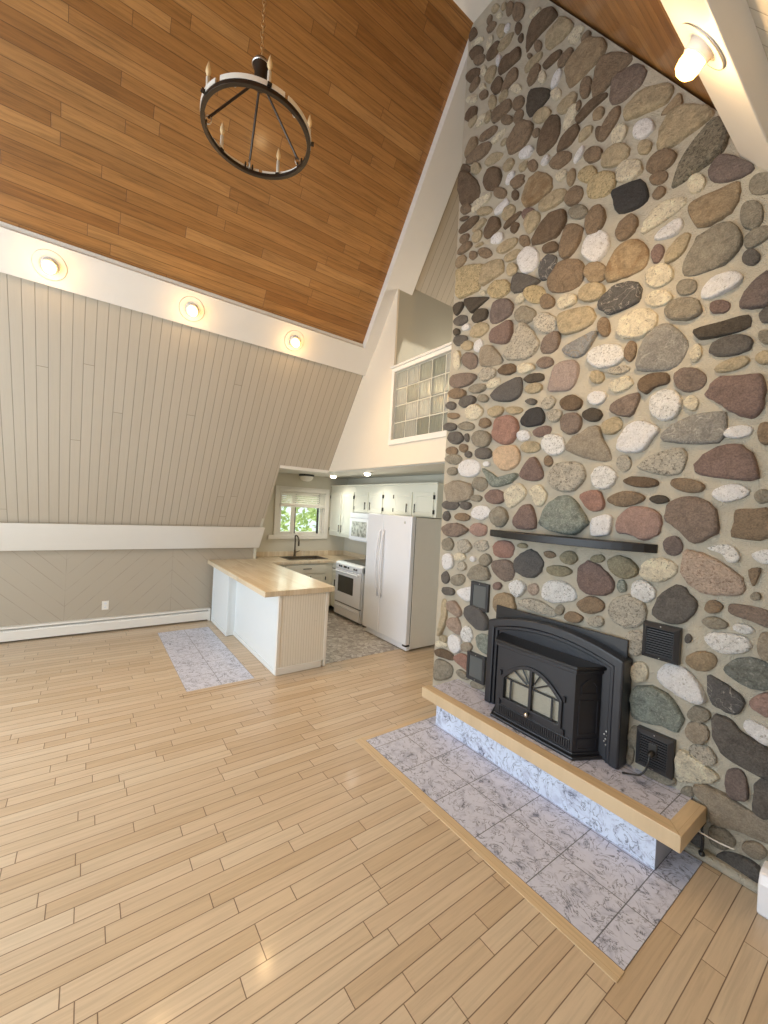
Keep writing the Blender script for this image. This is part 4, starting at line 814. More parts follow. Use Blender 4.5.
ch = thing('fieldstone_chimney', 'tall fieldstone chimney breast of mixed rounded stones in sandy mortar rising to the ridge', 'chimney', (-1.6, YC, 0))
b = B(); zc = 6.6
prism(b, [(-2.905, 0), (-.27, 0), (-.27, ZL(2 * MX + .27) - .03), (-2.40, zc - .005), (-2.855, zc - .005), (-2.905, ZL(-2.905) - .02)], XZ, YC, 3.78)
bmesh.ops.recalc_face_normals(b, faces=b.faces)
obj('mortar', b, m_mortar, ch)
b = B(); prism(b, [(-.84, YC), (-.80, 2.775), (-.47, 2.775), (-.27, 2.80), (-.27, YC)], XY, 0, .045); obj('mortar_toe', b, m_mortar, ch, bevel=.02)
def area2(P): return abs(sum(P[i - 1][0] * P[i][1] - P[i][0] * P[i - 1][1] for i in range(len(P)))) / 2
def catmull(P, k=3):
    n = len(P); out = []
    for i in range(n):
        p0, p1, p2, p3 = (Vector(P[(i + j - 1) % n]) for j in range(4))
        for s in range(k):
            t = s / k
            out.append(.5 * ((2 * p1) + (p2 - p0) * t + (2 * p0 - 5 * p1 + 4 * p2 - p3) * t * t + (3 * p1 - p0 - 3 * p2 + p3) * t ** 3))
    return out
def stone_geo(b, P, seed, mi):
    A = area2(P); size = math.sqrt(A); h = min(.050, max(.014, .017 + .085 * size)); rnd = random.Random(seed); off = Vector((seed * 7.3 % 50, seed * 3.1 % 50, 0))
    ring = catmull(P, 3); cx = sum(v[0] for v in ring) / len(ring); cz = sum(v[1] for v in ring) / len(ring); c = Vector((cx, cz)); n = len(ring)
    tilt = Vector((rnd.uniform(-.18, .18), rnd.uniform(-.18, .18)))
    prof = ((1.0, -.030), (1.0, .0), (.985, .5), (.945, .82), (.84, .95), (.60, 1.0), (.30, 1.02)); R = []
    for s, hh in prof:
        row = []
        for v in ring:
            d = (Vector(v) - c); q = c + d * s
            nz = noise.noise(Vector((q.x * 9, q.y * 9, 0)) + off) * .24 + noise.noise(Vector((q.x * 28, q.y * 28, 5)) + off) * .13
            y = hh if hh <= 0 else h * (hh + nz * min(1, hh * 1.2)) + d.dot(tilt) * s * min(1, hh)
            jit = 1 + .07 * noise.noise(Vector((v[0] * 20, v[1] * 20, seed))) + .06 * noise.noise(Vector((v[0] * 45, v[1] * 45, seed)))
            q = c + d * s * jit
            row.append(b.verts.new((q.x, YC - max(y, -.03), q.y)))
        R.append(row)
    top = b.verts.new((c.x, YC - h * (1.04 + noise.noise(Vector((c.x * 9, c.y * 9, 0)) + off) * .2), c.y))
    for A_, D_ in zip(R, R[1:]):
        for k in range(n): f = b.faces.new([A_[k], A_[(k + 1) % n], D_[(k + 1) % n], D_[k]]); f.material_index = mi
    for k in range(n): f = b.faces.new([R[-1][k], R[-1][(k + 1) % n], top]); f.material_index = mi
LIST = []; SCL = 1.035
for i, row in enumerate(STONES.strip().split('\n')):
    k, v = row.split(':'); v = [int(x) / 1000 for x in v.split(',')]; P = list(zip(v[::2], v[1::2]))
    c = (sum(p[0] for p in P) / len(P), sum(p[1] for p in P) / len(P)); P = [(c[0] + (p[0] - c[0]) * SCL, max(.006, c[1] + (p[1] - c[1]) * SCL)) for p in P]
    dist = math.sqrt(c[0] ** 2 + YC ** 2 + (c[1] - H) ** 2); LIST.append((area2(P) / dist ** 3, i, k, P))
LIST.sort(reverse=True)
names = sorted(KEY); rest = B()
for rank, (s, i, k, P) in enumerate(LIST):
    if rank < 100:
        b = B(); stone_geo(b, P, i, 0); obj('stone', b, KEY[k], ch, smooth=True)
    else: stone_geo(rest, P, i, names.index(k))
o = obj('small_stones', rest, [KEY[k] for k in names], ch, smooth=True); o['kind'] = 'stuff'

# ---------------------------------------------------------------- mantel, insert, vents
mt = thing('mantel_shelf', 'long charcoal wooden mantel shelf projecting from the stones above the fireplace', 'mantel', (-1.55, YC, 1.65))
b = B(); arc_ = [(-2.29 + 1.28 * i / 24, 2.825 - .188 * (1 - (2 * i / 24 - 1) ** 2) ** .75) for i in range(25)]
prism(b, [(-2.29, 2.86)] + arc_ + [(-1.01, 2.86)], XY, 1.648, 1.702); obj('shelf_board', b, m_mantel, mt, bevel=.004)

ins = thing('fireplace_insert', 'black cast iron fireplace insert with an arched surround and small double doors', 'fireplace', (-1.63, 2.74, .29))
X0, X1, ZB = -2.158, -1.108, .29
def arch(x0, x1, zb, zs, zc, n=14):
    mid, half = (x0 + x1) / 2, (x1 - x0) / 2
    top = [(x0 + (x1 - x0) * i / n, zs + (zc - zs) * (1 - ((x0 + (x1 - x0) * i / n - mid) / half) ** 2)) for i in range(n + 1)]
    return [(x0, zb)] + top + [(x1, zb)]
def archband(name, o_, i_, y0, y1, mat, par, bevel=.006):
    b = B(); n = len(o_); V = [[b.verts.new((p[0], y, p[1])) for p in ring] for y in (y0, y1) for ring in (o_, i_)]
    for k in range(n - 1):
        for q in ((V[0][k], V[0][k + 1], V[1][k + 1], V[1][k]), (V[2][k], V[3][k], V[3][k + 1], V[2][k + 1]), (V[0][k], V[2][k], V[2][k + 1], V[0][k + 1]), (V[1][k], V[1][k + 1], V[3][k + 1], V[3][k])): b.faces.new(q)
    for k in (0, n - 1): b.faces.new([V[0][k], V[1][k], V[3][k], V[2][k]])
    return obj(name, b, mat, par, bevel)
sf = archband('surround', arch(X0, X1, ZB, .965, 1.06), arch(X0 + .062, X1 - .062, ZB, .915, .995), 2.705, YC, m_iron, ins, .012)
archband('surround_inner_moulding', arch(X0 + .060, X1 - .060, ZB, .917, .997), arch(X0 + .085, X1 - .085, ZB, .895, .968), 2.722, YC, m_iron, sf, .006)
b = B(); A = arch(X0 + .083, X1 - .083, ZB, .897, .970)
prism(b, A, XZ, 2.742, YC); obj('surround_face', b, m_iron, sf)
bxo('back_plate', m_iron2, ins, -2.145, -1.125, 2.785, 2.805, .75, 1.082, .003)
em = B()
for dx, dz, r in ((0, 0, .012), (.012, .03, .011), (-.014, .035, .010), (.004, .062, .012), (.018, -.022, .010), (-.012, -.02, .009), (.004, -.045, .011)):
    dx *= .7; dz *= .8; r *= .55; lathe(em, [(0, 0), (r, 0), (r * .7, .004), (0, .005)], (-1.205 + dx, 2.7425, .43 + dz), (0, -1, 0), 10)
obj('floral_emblem', em, m_nickel, sf, label='small silver floral emblem')
# projecting firebox
BF = 2.578
foot = [(-2.03, 2.745), (-1.945, BF), (-1.335, BF), (-1.245, 2.745)]
def off(P, d): return [(P[0][0] - d, P[0][1]), (P[1][0] - d * .7, P[1][1] - d), (P[2][0] + d * .7, P[2][1] - d), (P[3][0] + d, P[3][1])]
WX0, WX1, WZB, WZS, WZC = -1.872, -1.432, .468, .615, .742
bd = B()
# front plate with the arched opening
oo = [(-1.945, .31)] + [(-1.945 + .61 * i / 14, .865) for i in range(15)] + [(-1.335, .31)]
ii = arch(WX0, WX1, WZB, WZS, WZC)
n = len(oo); fr = [bd.verts.new((p[0], BF, p[1])) for p in oo]; fi = [bd.verts.new((p[0], BF, p[1])) for p in ii]; fb = [bd.verts.new((p[0], BF + .02, p[1])) for p in ii]
for k in range(n):
    j = (k + 1) % n; bd.faces.new([fr[k], fr[j], fi[j], fi[k]]); bd.faces.new([fi[k], fi[j], fb[j], fb[k]])
sl_ = [bd.verts.new(p) for p in ((-2.03, 2.745, .31), (-2.03, 2.745, .865), (-1.245, 2.745, .865), (-1.245, 2.745, .31))]
bd.faces.new([fr[0], fr[1], sl_[1], sl_[0]]); bd.faces.new([fr[n - 2], fr[n - 1], sl_[3], sl_[2]]); bd.faces.new([sl_[1]] + fr[1:n - 1] + [sl_[2]])
body = obj('firebox', bd, m_iron, ins)
b = B(); prism(b, off(foot, .026), XY, .862, .888); obj('top_shelf', b, m_iron2, ins, bevel=.008)
b = B(); prism(b, off(foot, .012), XY, .835, .862); obj('top_moulding', b, m_iron, ins, bevel=.006)
b = B(); prism(b, off(foot, .03), XY, .29, .312); obj('base_lip', b, m_iron, ins, bevel=.007)
b = B(); prism(b, off(foot, .010), XY, .312, .33); obj('base_step', b, m_iron, ins, bevel=.005)
gr = bxo('ash_grille', m_iron, ins, -1.93, -1.35, BF - .006, BF + .004, .338, .405, .003)
rb = B()
for i in range(34): x = -1.905 + i * .0162; box(rb, x, x + .008, BF - .013, BF - .005, .345, .398)
obj('grille_ribs', rb, m_iron, gr)
# splayed side panels with raised mouldings
for sgn, A_, D_ in ((1, Vector((-1.335, BF, 0)), Vector((-1.245, 2.745, 0))), (-1, Vector((-1.945, BF, 0)), Vector((-2.03, 2.745, 0)))):
    d = (D_ - A_); L_ = d.length; d.normalize(); nn = Vector((d.y, -d.x, 0)) * sgn
    fnp = lambda a, c, t, A_=A_, d=d, nn=nn: tuple(A_ + d * a + nn * t + Vector((0, 0, c)))
    s = B(); rframe(s, .03, L_ - .02, .44, .665, .010, fnp, -.002, .007); sp = obj('side_panel', s, m_iron, ins, bevel=.002)
    s = B(); oA = arch(.04, L_ - .03, .70, .755, .80, 8); iA = arch(.05, L_ - .04, .71, .750, .79, 8); frame(s, oA, iA, fnp, -.002, .007); obj('side_arch', s, m_iron, sp)
    s = B(); rframe(s, .03, L_ - .02, .345, .415, .008, fnp, -.002, .006); obj('side_lower_panel', s, m_iron, sp)
# arched double doors
dz = [(x, z) for x, z in arch(WX0 - .022, WX1 + .022, WZB - .022, WZS + .012, WZC + .024)]
b = B(); frame(b, dz, ii, XZ, BF - .016, BF + .002); dr = obj('door_frame', b, m_iron, ins, bevel=.003)
b = B(); prism(b, ii, XZ, BF + .004, BF + .008); obj('glass', b, m_stoveglass, dr)
mid = (WX0 + WX1) / 2
b = B(); box(b, mid - .011, mid + .011, BF - .012, BF + .003, WZB, WZC); obj('centre_bar', b, m_iron, dr, bevel=.002)
b = B(); box(b, WX0, WX1, BF - .006, BF + .003, .612, .621); obj('cross_bar', b, m_iron, dr)
for x in (WX0 + .055, WX1 - .055):
    b = B(); box(b, x - .006, x + .006, BF - .004, BF + .003, WZB, .615); obj('upright_bar', b, m_iron, dr)
for a in (28, 58, 122, 152):
    r_ = math.radians(a); k = 1 / math.sqrt((math.cos(r_) / .21) ** 2 + (math.sin(r_) / .118) ** 2)
    b = B(); tube(b, [(mid + .035 * math.cos(r_), BF - .002, .618 + .03 * math.sin(r_)), (mid + k * math.cos(r_), BF - .002, .618 + k * math.sin(r_))], .0055, 6); obj('sunburst_bar', b, m_iron, dr)
for x, z in ((WX1 + .034, .645), (WX1 + .034, .428), (WX0 - .034, .645), (WX0 - .034, .428)):
    b = B(); tube(b, [(x, BF - .008, z - .018), (x, BF - .008, z + .018)], .009, 8); obj('hinge', b, m_iron, dr)
b = B(); lathe(b, [(0, -.03), (.006, -.03), (.006, -.012), (.016, -.010), (.018, 0), (.013, .012), (0, .015)], (mid - .002, BF - .036, .437), (0, -1, 0), 16); obj('knob', b, m_nickel, dr, smooth=True, label='round silver door knob')
# firebox interior with pale brick liner
b = B(); box(b, -1.90, -1.39, BF + .022, 2.66, .45, .76); bmesh.ops.delete(b, geom=[f for f in b.faces if f.calc_center_median().y < BF + .02], context='FACES_ONLY'); li = obj('firebox_liner', b, m_brick, ins)
for x0, x1 in ((-1.90, -1.80), (-1.665, -1.645), (-1.52, -1.49)): bxo('liner_gap', m_liner_dark, li, x0, x1, 2.645, 2.655, .452, .62, 0)  # near-black strips drawn for the gaps between the liner panels

def vent(label, x0, x1, z0, z1, kind):
    v = thing('air_vent', label, 'vent', ((x0 + x1) / 2, YC, z0), 'black air vents around the fireplace')
    if kind == 'mesh':
        b = B(); rframe(b, x0, x1, z0, z1, .026, XZ, 2.812, 2.85); obj('frame', b, m_vent, v, bevel=.003)
        bxo('mesh_panel', m_ventdark, v, x0 + .02, x1 - .02, 2.820, 2.85, z0 + .02, z1 - .02, 0)
    else:
        b = B(); o_, i_, w = rect(x0, x1, z0, z1), rect(x0 + .026, x1 - .026, z0 + .026, z1 - .026), 0
        vo = [b.verts.new((p[0], 2.85, p[1])) for p in o_]; vm = [b.verts.new((p[0], 2.805, p[1])) for p in o_]; vi = [b.verts.new((p[0], 2.785, p[1])) for p in i_]; vb = [b.verts.new((p[0], 2.822, p[1])) for p in i_]
        for A_, D_ in ((vo, vm), (vm, vi), (vi, vb)):
            for k in range(4): b.faces.new([A_[k], A_[(k + 1) % 4], D_[(k + 1) % 4], D_[k]])
        b.faces.new(vb); b.faces.new(vo[::-1]); obj('frame', b, m_vent, v, bevel=.002)
        N = 11; hh = (z1 - z0 - .056) / N
        for i in range(N):
            z = z0 + .028 + i * hh; b = B(); prism(b, [(2.818, z + .001), (2.789, z + .001), (2.789, z + .006), (2.814, z + hh - .003)], YZ, x0 + .024, x1 - .024); obj('louver', b, m_vent, v)
    for z in (z0 + .013, z1 - .013):
        b = B(); lathe(b, [(0, 0), (.0045, 0), (.003, .002), (0, .0025)], ((x0 + x1) / 2, 2.812 if kind == 'mesh' else 2.796, z), (0, -1, 0), 8); obj('screw', b, m_nickel, v)
    return v
vent('black framed mesh vent above left of the insert beside the dark oval stone', -2.46, -2.263, .982, 1.225, 'mesh')
vent('black framed mesh vent low at the left of the insert near the hearth top', -2.458, -2.258, .352, .594, 'mesh')
vent('black louvered vent with nothing plugged in, right of the arched surround top', -1.052, -.857, 1.012, 1.226, 'louver')
vo = vent('black louvered vent with an outlet and plugged cord low at the right', -1.052, -.855, .342, .57, 'louver')
bxo('outlet_plate', m_black, vo, -.978, -.932, 2.784, 2.796, .43, .51, .003)
pc = thing('power_cord', 'black power cord plugged into the vent outlet and running along the hearth', 'cord', (-.95, 2.74, .30))
b = B(); lathe(b, [(0, 0), (.014, 0), (.018, .012), (.016, .03), (.008, .045), (0, .046)], (-.955, 2.784, .462), (0, -1, -.35), 12); obj('plug', b, m_black, pc, smooth=True)
P0 = [Vector(p) for p in ((-.955, 2.745, .448), (-.955, 2.735, .42), (-.965, 2.735, .37), (-.99, 2.722, .328), (-1.03, 2.725, .306), (-1.08, 2.70, .298))]
def smooth_path(P, k=5):
    out = []
    for i in range(len(P) - 1):
        p0, p1, p2, p3 = P[max(i - 1, 0)], P[i], P[i + 1], P[min(i + 2, len(P) - 1)]
        for s in range(k): t = s / k; out.append(.5 * ((2 * p1) + (p2 - p0) * t + (2 * p0 - 5 * p1 + 4 * p2 - p3) * t * t + (3 * p1 - p0 - 3 * p2 + p3) * t ** 3))
    return out + [P[-1]]
b = B(); tube(b, smooth_path(P0), .0055, 8); obj('cable', b, m_black, pc, smooth=True)

# ---------------------------------------------------------------- hearth
hp = thing('hearth_pad', 'grey marbled tile pad set into the oak floor in front of the raised hearth', 'hearth pad', (-1.63, 2.3, 0))
b = B(); prism(b, [(-2.585, 1.835), (-.685, 1.835), (-.685, 2.775), (-2.585, 2.775)], XY, 0, .004); uvmap(b, (1, 0, 0), (0, 1, 0)); obj('tile_field', b, m_pad, hp)
b = B(); prism(b, [(-2.63, 1.765), (-.680, 1.765), (-.680, 1.834), (-2.63, 1.834)], XY, 0, .005); uvmap(b, (0, 1, 0), (1, 0, 0)); obj('front_border', b, m_timber, hp, .001)
b = B(); prism(b, [(-2.63, 1.835), (-2.586, 1.835), (-2.586, 2.775), (-2.63, 2.775)], XY, 0, .005); uvmap(b, (1, 0, 0), (0, 1, 0)); obj('side_border', b, m_timber, hp, .001)
rh = thing('raised_hearth', 'raised marbled tile hearth with a thick oak edge under the black insert', 'hearth', (-1.63, 2.6, 0))
b = box(B(), -2.48, -.81, 2.487, YC + .01, .004, .212); L = uvmap(b, (1, 0, 0), (0, 0, 1)); obj('riser', b, m_riser, rh)
b = B(); prism(b, [(-2.575, 2.512), (-.762, 2.512), (-.762, YC + .01), (-2.575, YC + .01)], XY, .212, .289); uvmap(b, (1, 0, 0), (0, 1, 0)); obj('top_tile', b, m_slab, rh)
b = B(); prism(b, [(-2.61, 2.428), (-.688, 2.428), (-.764, 2.514), (-2.61, 2.514)], XY, .205, .292); uvmap(b, (0, 1, 0), (1, 0, 0)); obj('front_edge_board', b, m_timber, rh, .003)
b = B(); prism(b, [(-.687, 2.429), (-.687, 2.803), (-.763, 2.803), (-.763, 2.515)], XY, .205, .292); uvmap(b, (1, 0, 0), (0, 1, 0)); obj('end_edge_board', b, m_timber, rh, .003)
ti = thing('floor_tile_inset', 'rectangular marbled tile inset in the oak floor left of the peninsula', 'tile inset', (-5.11, 1.14, 0))
b = B(); prism(b, [(-6.11, .82), (-4.115, .82), (-4.115, 1.465), (-6.11, 1.465)], XY, 0, .004); uvmap(b, (1, 0, 0), (0, 1, 0)); obj('tile_field', b, m_inset, ti)
b = B(); frame(b, rect(-6.18, -4.045, .75, 1.535), rect(-6.11, -4.115, .82, 1.465), XY, 0, .0045); uvmap(b, (1, 0, 0), (0, 1, 0)); obj('wood_border', b, m_floor, ti)
wc = thing('loose_cable', 'short white cable poking out of the stones below the hearth edge', 'cable', (-.7, 2.77, .16))
b = B(); tube(b, smooth_path([Vector(p) for p in ((-.762, 2.81, .165), (-.72, 2.755, .172), (-.66, 2.745, .172), (-.60, 2.75, .172), (-.555, 2.765, .170))]), [.004] * 21, 8); obj('sheath', b, m_cable, wc, smooth=True)
lv = thing('iron_lever', 'small black iron lever with a round knob under the hearth end', 'lever', (-.69, 2.78, .1))
b = B(); tube(b, smooth_path([Vector(p) for p in ((-.70, 2.84, .185), (-.695, 2.77, .19), (-.685, 2.757, .16), (-.683, 2.755, .11), (-.685, 2.755, .075))]), .007, 8); obj('rod', b, m_black, lv, smooth=True)
b = B(); lathe(b, [(0, -.016), (.010, -.013), (.016, 0), (.010, .013), (0, .016)], (-.685, 2.755, .06), (0, -1, 0), 14); obj('knob', b, m_black, lv, smooth=True)

# ---------------------------------------------------------------- heaters and outlet on the walls
def heater(label, x0, y0, y1, sgn, zt):
    h = thing('baseboard_heater', label, 'heater', (x0, (y0 + y1) / 2, 0))
    X = lambda d: x0 + sgn * d
    fn = lambda a, c, t: (X(a), t, c)
    b = B(); prism(b, [(0, .012), (.012, .012), (.012, zt), (0, zt)], fn, y0, y1); obj('back_plate', b, m_trim, h)
    b = B(); prism(b, [(.062, .022), (.074, .022), (.080, zt * .70), (.072, zt * .78), (.066, zt * .74)], fn, y0 + .02, y1 - .02); obj('front_panel', b, m_trim, h, .002)
    b = B(); prism(b, [(.010, zt - .012), (.060, zt - .012), (.070, zt - .022), (.072, zt - .014), (.060, zt), (.010, zt)], fn, y0 + .02, y1 - .02); obj('top_hood', b, m_trim, h, .002)
    b = B(); prism(b, [(.014, .03), (.058, .03), (.058, zt * .74), (.014, zt * .86)], fn, y0 + .02, y1 - .02); obj('fin_core', b, m_dark, h)
    b = B(); prism(b, [(.030, zt * .80), (.062, zt * .765), (.064, zt * .80), (.030, zt * .84)], fn, y0 + .02, y1 - .02); obj('damper', b, m_trim, h)
    for y in (y0, y1 - .03):
        b = B(); prism(b, [(0, 0), (.078, 0), (.083, zt * .7), (.074, zt - .012), (.060, zt + .001), (0, zt + .001)], fn, y, y + .03); obj('end_cap', b, m_trim, h, .003)
    return h
heater('long white baseboard heater along the taupe knee wall', -6.5, YF + .02, 1.56, 1, .185)
hr = thing('corner_heater', 'white baseboard heater end on the oak floor right of the stone chimney', 'heater', (-.1, 2.69, 0))
b = B(); prism(b, [(2.64, .015), (2.636, .155), (2.655, .195), (2.69, .208), (2.76, .208), (2.76, .0), (2.65, .0)], YZ, -.438, -.30); obj('end_cap', b, m_white, hr, .008)
b = B(); prism(b, [(2.648, .03), (2.645, .14), (2.66, .178), (2.69, .19), (2.75, .19), (2.75, .02)], YZ, -.31, .9); obj('cover', b, m_white, hr, .003)
ol = thing('wall_outlet', 'white duplex outlet on the taupe knee wall above the heater', 'outlet', (-6.5, .24, .35))
bxo('cover_plate', m_trim, ol, -6.5, -6.493, .203, .278, .285, .402, .002)
for z in (.318, .368):
    b = B(); prism(b, [(.24 + .016 * math.cos(i * PI / 8), z + .014 * math.sin(i * PI / 8)) for i in range(16)], YZ, -6.494, -6.4905); rc = obj('receptacle', b, m_white, ol)
    for dy in (-.006, .006): bxo('slot', m_black, rc, -6.4907, -6.4900, .24 + dy - .001, .24 + dy + .001, z - .004, z + .005, 0)

# ---------------------------------------------------------------- recessed lights on the beams
def recessed(label, loc, n, m, glow=.05, group='round lights along the white beams'):
    n = Vector(n).normalized(); v = thing('recessed_light', label, 'light', loc, group); loc = Vector(loc)
    b = B(); lathe(b, [(.070, -.004), (.118, -.004), (.120, .001), (.118, .003), (.112, .0025), (.078, .003), (.070, .002)], loc, n, 32, True); obj('trim_ring', b, m_beam, v, smooth=True)
    b = B(); lathe(b, [(.1165, .001), (.119, .0045), (.1215, .001), (.119, .0005)], loc, n, 32, True); obj('rim_line', b, m_nickel, v, smooth=True)
    d = (n + Vector((0, 0, -.25))).normalized()
    b = B(); lathe(b, [(.046, -.01), (.058, -.01), (.055, .034), (.050, .036), (.046, .03)], loc, d, 28, True); obj('gimbal', b, m, v, smooth=True)
    b = B(); lathe(b, [(0, .0), (.038, .0), (.046, .03), (.049, .062), (.044, .084), (.028, .097), (0, .101)], loc, d, 24); obj('bulb', b, m_bulb, v, smooth=True)
    l = bpy.data.lights.new('bulb_light', 'SPOT'); l.energy = BULB; l.color = BULBCOL; l.shadow_soft_size = .045; l.spot_size = math.radians(165); l.spot_blend = 0.8
    lo = bpy.data.objects.new('bulb_light', l); C.objects.link(lo); lo.location = d * .135; lo.rotation_euler = d.to_track_quat('-Z', 'Y').to_euler(); lo.parent = v
    l2 = bpy.data.lights.new('bulb_glow', 'POINT'); l2.energy = BULB * glow; l2.color = BULBCOL; l2.shadow_soft_size = .05
    lo2 = bpy.data.objects.new('bulb_glow', l2); C.objects.link(lo2); lo2.location = d * .135; lo2.parent = v
    return v
fc = lambda y: tuple((Vector(LC1) + Vector(LC2)) / 2 + Vector((0, y, 0)) + nL * .001)
recessed('glowing round light on the left beam, the one farthest from the stone chimney', fc(-.350), nL, m_beam)
recessed('glowing round light in the middle of the three on the left beam', fc(.790), nL, m_beam)
recessed('glowing round light on the left beam nearest the glass block window', fc(1.925), nL, m_beam)
fr_ = (Vector(RC1) + Vector(RC2)) / 2; recessed('bright glowing light on the right beam beside the top of the chimney', (fr_.x, 1.93, fr_.z), nR, m_beam, .15)

# ---------------------------------------------------------------- chandelier
HX, HY, HZ = -2.63, .773, 4.145
cl = thing('chandelier', 'round dark metal ring chandelier with candle bulbs hanging on a chain', 'chandelier', (HX, HY, HZ))
RR = .327
b = B(); lathe(b, [(RR + .004, -.014), (RR + .004, .012), (RR - .020, .012), (RR - .020, -.014)], (HX, HY, HZ), (0, 0, 1), 72, True); ring = obj('ring', b, m_chand, cl, .002)
for a0, a1 in ((12, 82), (86, 156), (160, 226), (232, 298), (304, 368)):
    b = B(); n_ = 16; V = []
    for k in range(n_ + 1):
        a = math.radians(a0 + (a1 - a0) * k / n_); V.append([b.verts.new((HX + r * math.cos(a), HY + r * math.sin(a), HZ + z_)) for r, z_ in ((RR + .006, .012), (RR + .006, .040), (RR - .002, .040), (RR - .002, .012))])
    for k in range(n_):
        for q in range(4): b.faces.new([V[k][q], V[k + 1][q], V[k + 1][(q + 1) % 4], V[k][(q + 1) % 4]])
    b.faces.new(V[0]); b.faces.new(V[-1][::-1]); obj('ring_band', b, m_highlight, ring, smooth=False, label='curved metal band painted pale for its highlight')
HB = 4.57
b = B(); lathe(b, [(0, -.13), (.030, -.13), (.036, -.10), (.040, -.02), (.052, 0), (.054, .018), (.046, .032), (.020, .044), (.012, .06), (0, .062)], (HX, HY, HB), (0, 0, 1), 28); hub = obj('hub', b, m_chand, cl, smooth=True)
b = B(); lathe(b, [(.053, .003), (.0565, .006), (.0565, .014), (.053, .017)], (HX, HY, HB), (0, 0, 1), 28, True); obj('hub_band', b, m_nickel, hub, label='bright metal band')
for i in range(5):
    a = math.radians(280 + 72 * i); ca, sa = math.cos(a), math.sin(a); r = RR - .010
    c = bpy.context and (HX + r * ca, HY + r * sa)
    b = B(); lathe(b, [(0, -.008), (.012, -.006), (.012, .008), (.0105, .012), (.0105, .088), (.008, .09), (0, .09)], (c[0], c[1], HZ + .022), (0, 0, 1), 16); cs = obj('candle_sleeve', b, m_candle, cl, smooth=True)
    b = B(); lathe(b, [(.006, .09), (.008, .098), (.015, .118), (.0135, .138), (.006, .165), (.001, .182), (0, .183)], (c[0], c[1], HZ + .022), (0, 0, 1), 14); obj('candle_bulb', b, m_cbulb, cs, smooth=True)
    b = B(); box(b, -.012, .034, -.012, .012, -.006, .004); bmesh.ops.rotate(b, cent=(0, 0, 0), matrix=Matrix.Rotation(a, 3, 'Z'), verts=b.verts); bmesh.ops.translate(b, verts=b.verts, vec=(c[0], c[1], HZ + .018)); obj('candle_bracket', b, m_chand, cs)
    a2 = math.radians(244 + 72 * i); e2 = Vector((HX + (RR - .03) * math.cos(a2), HY + (RR - .03) * math.sin(a2), HZ + .045)); s2 = Vector((HX + .03 * math.cos(a2), HY + .03 * math.sin(a2), HB - .10))
    b = B(); tube(b, [s2, e2], .0075, 8); rod = obj('support_rod', b, m_chand, cl)
    b = B(); tube(b, [e2 + Vector((.020 * math.cos(t) * math.cos(a2), .020 * math.cos(t) * math.sin(a2), -.012 + .026 * math.sin(t))) for t in [k * PI / 7 for k in range(14)]], .0045, 6, closed=True); obj('rod_loop', b, m_nickel, rod)
    for da in (-.075, .075):
        b = B(); a3 = a2 + da; tube(b, [(HX + (RR - .012) * math.cos(a3), HY + (RR - .012) * math.sin(a3), HZ - .01), (HX + (RR - .012) * math.cos(a3), HY + (RR - .012) * math.sin(a3), HZ + .05)], .006, 6); obj('ring_pin', b, m_chand, ring)
b = B(); z = HB + .07; k = 0
while z < ZRD - .05:
    u_ = Vector((1, 0, 0)) if k % 2 else Vector((0, 1, 0)); cc = Vector((HX, HY, z))
    tube(b, [cc + u_ * .012 * math.cos(t) + Vector((0, 0, .021 * math.sin(t))) for t in [j * PI / 6 for j in range(12)]], .0032, 5, closed=True); z += .034; k += 1
o = obj('chain', b, m_chain, cl, smooth=True)
b = B(); lathe(b, [(0, -.05), (.02, -.048), (.06, -.02), (.065, 0), (0, 0)], (HX, HY, ZRD), (0, 0, 1), 24); obj('ceiling_canopy', b, m_chand, cl, smooth=True)

# ---------------------------------------------------------------- glass block window and loft lamp
gw = bpy.data.objects.new('window_3', None); C.objects.link(gw); gw.location = (-3.5, YL, 2.65); gw['kind'] = 'structure'; BASE[gw.name] = Vector(gw.location)
b = B(); frame(b, rect(LK + .0, -2.9, 2.625, 3.585), rect(LK + .052, -2.94, 2.69, 3.53), XZ, YL - .025, YL + .11); obj('window_frame', b, m_trim, gw, .004)
bxo('top_cap', m_trim, gw, LK - .0, -2.9, YL - .05, YL + .13, 3.575, 3.60, .004)
cw, chh = .2155, .21
us = [LK + .052]
b = B()
for i in range(6): box(b, LK + .052 + cw * i - .006, LK + .052 + cw * i + .006, YL + .02, YL + .085, 2.69, 3.53)
for j in range(5): box(b, LK + .052, -2.94, YL + .022, YL + .083, 2.69 + chh * j - .006, 2.69 + chh * j + .006)
obj('grout_lines', b, m_grout, gw)
blk = None
for i in range(5):
    for j in range(4):
        x0, z0 = LK + .058 + cw * i, 2.696 + chh * j
        if blk is None: blk = bxo('glass_block', m_block, gw, x0, x0 + cw - .012, YL + .012, YL + .092, z0, z0 + chh - .012, .012); bx0, bz0 = x0, z0
        else:
            d = blk.copy(); C.objects.link(d); d.parent = gw; d.location = blk.location + Vector((x0 - bx0, 0, z0 - bz0))
ll = thing('loft_lamp', 'small warm lamp glowing behind the glass blocks in the loft', 'lamp', (LK, 4.2, 3.55))
b = B(); lathe(b, [(0, 0), (.06, 0), (.06, .012), (.02, .02), (.02, .06), (0, .06)], (LK, 4.2, 3.45), (1, 0, 0), 18); obj('wall_plate', b, m_nickel, ll)
b = B(); lathe(b, [(0, -.06), (.04, -.05), (.06, 0), (.045, .05), (0, .065)], (LK + .10, 4.2, 3.45), (0, 0, 1), 18); obj('globe', b, m_bulb, ll, smooth=True)
l = bpy.data.lights.new('loft_light', 'POINT'); l.energy = 36; l.color = (1, .92, .78); l.shadow_soft_size = .07; lo = bpy.data.objects.new('loft_light', l); C.objects.link(lo); lo.location = (.35, 0, .0); lo.parent = ll

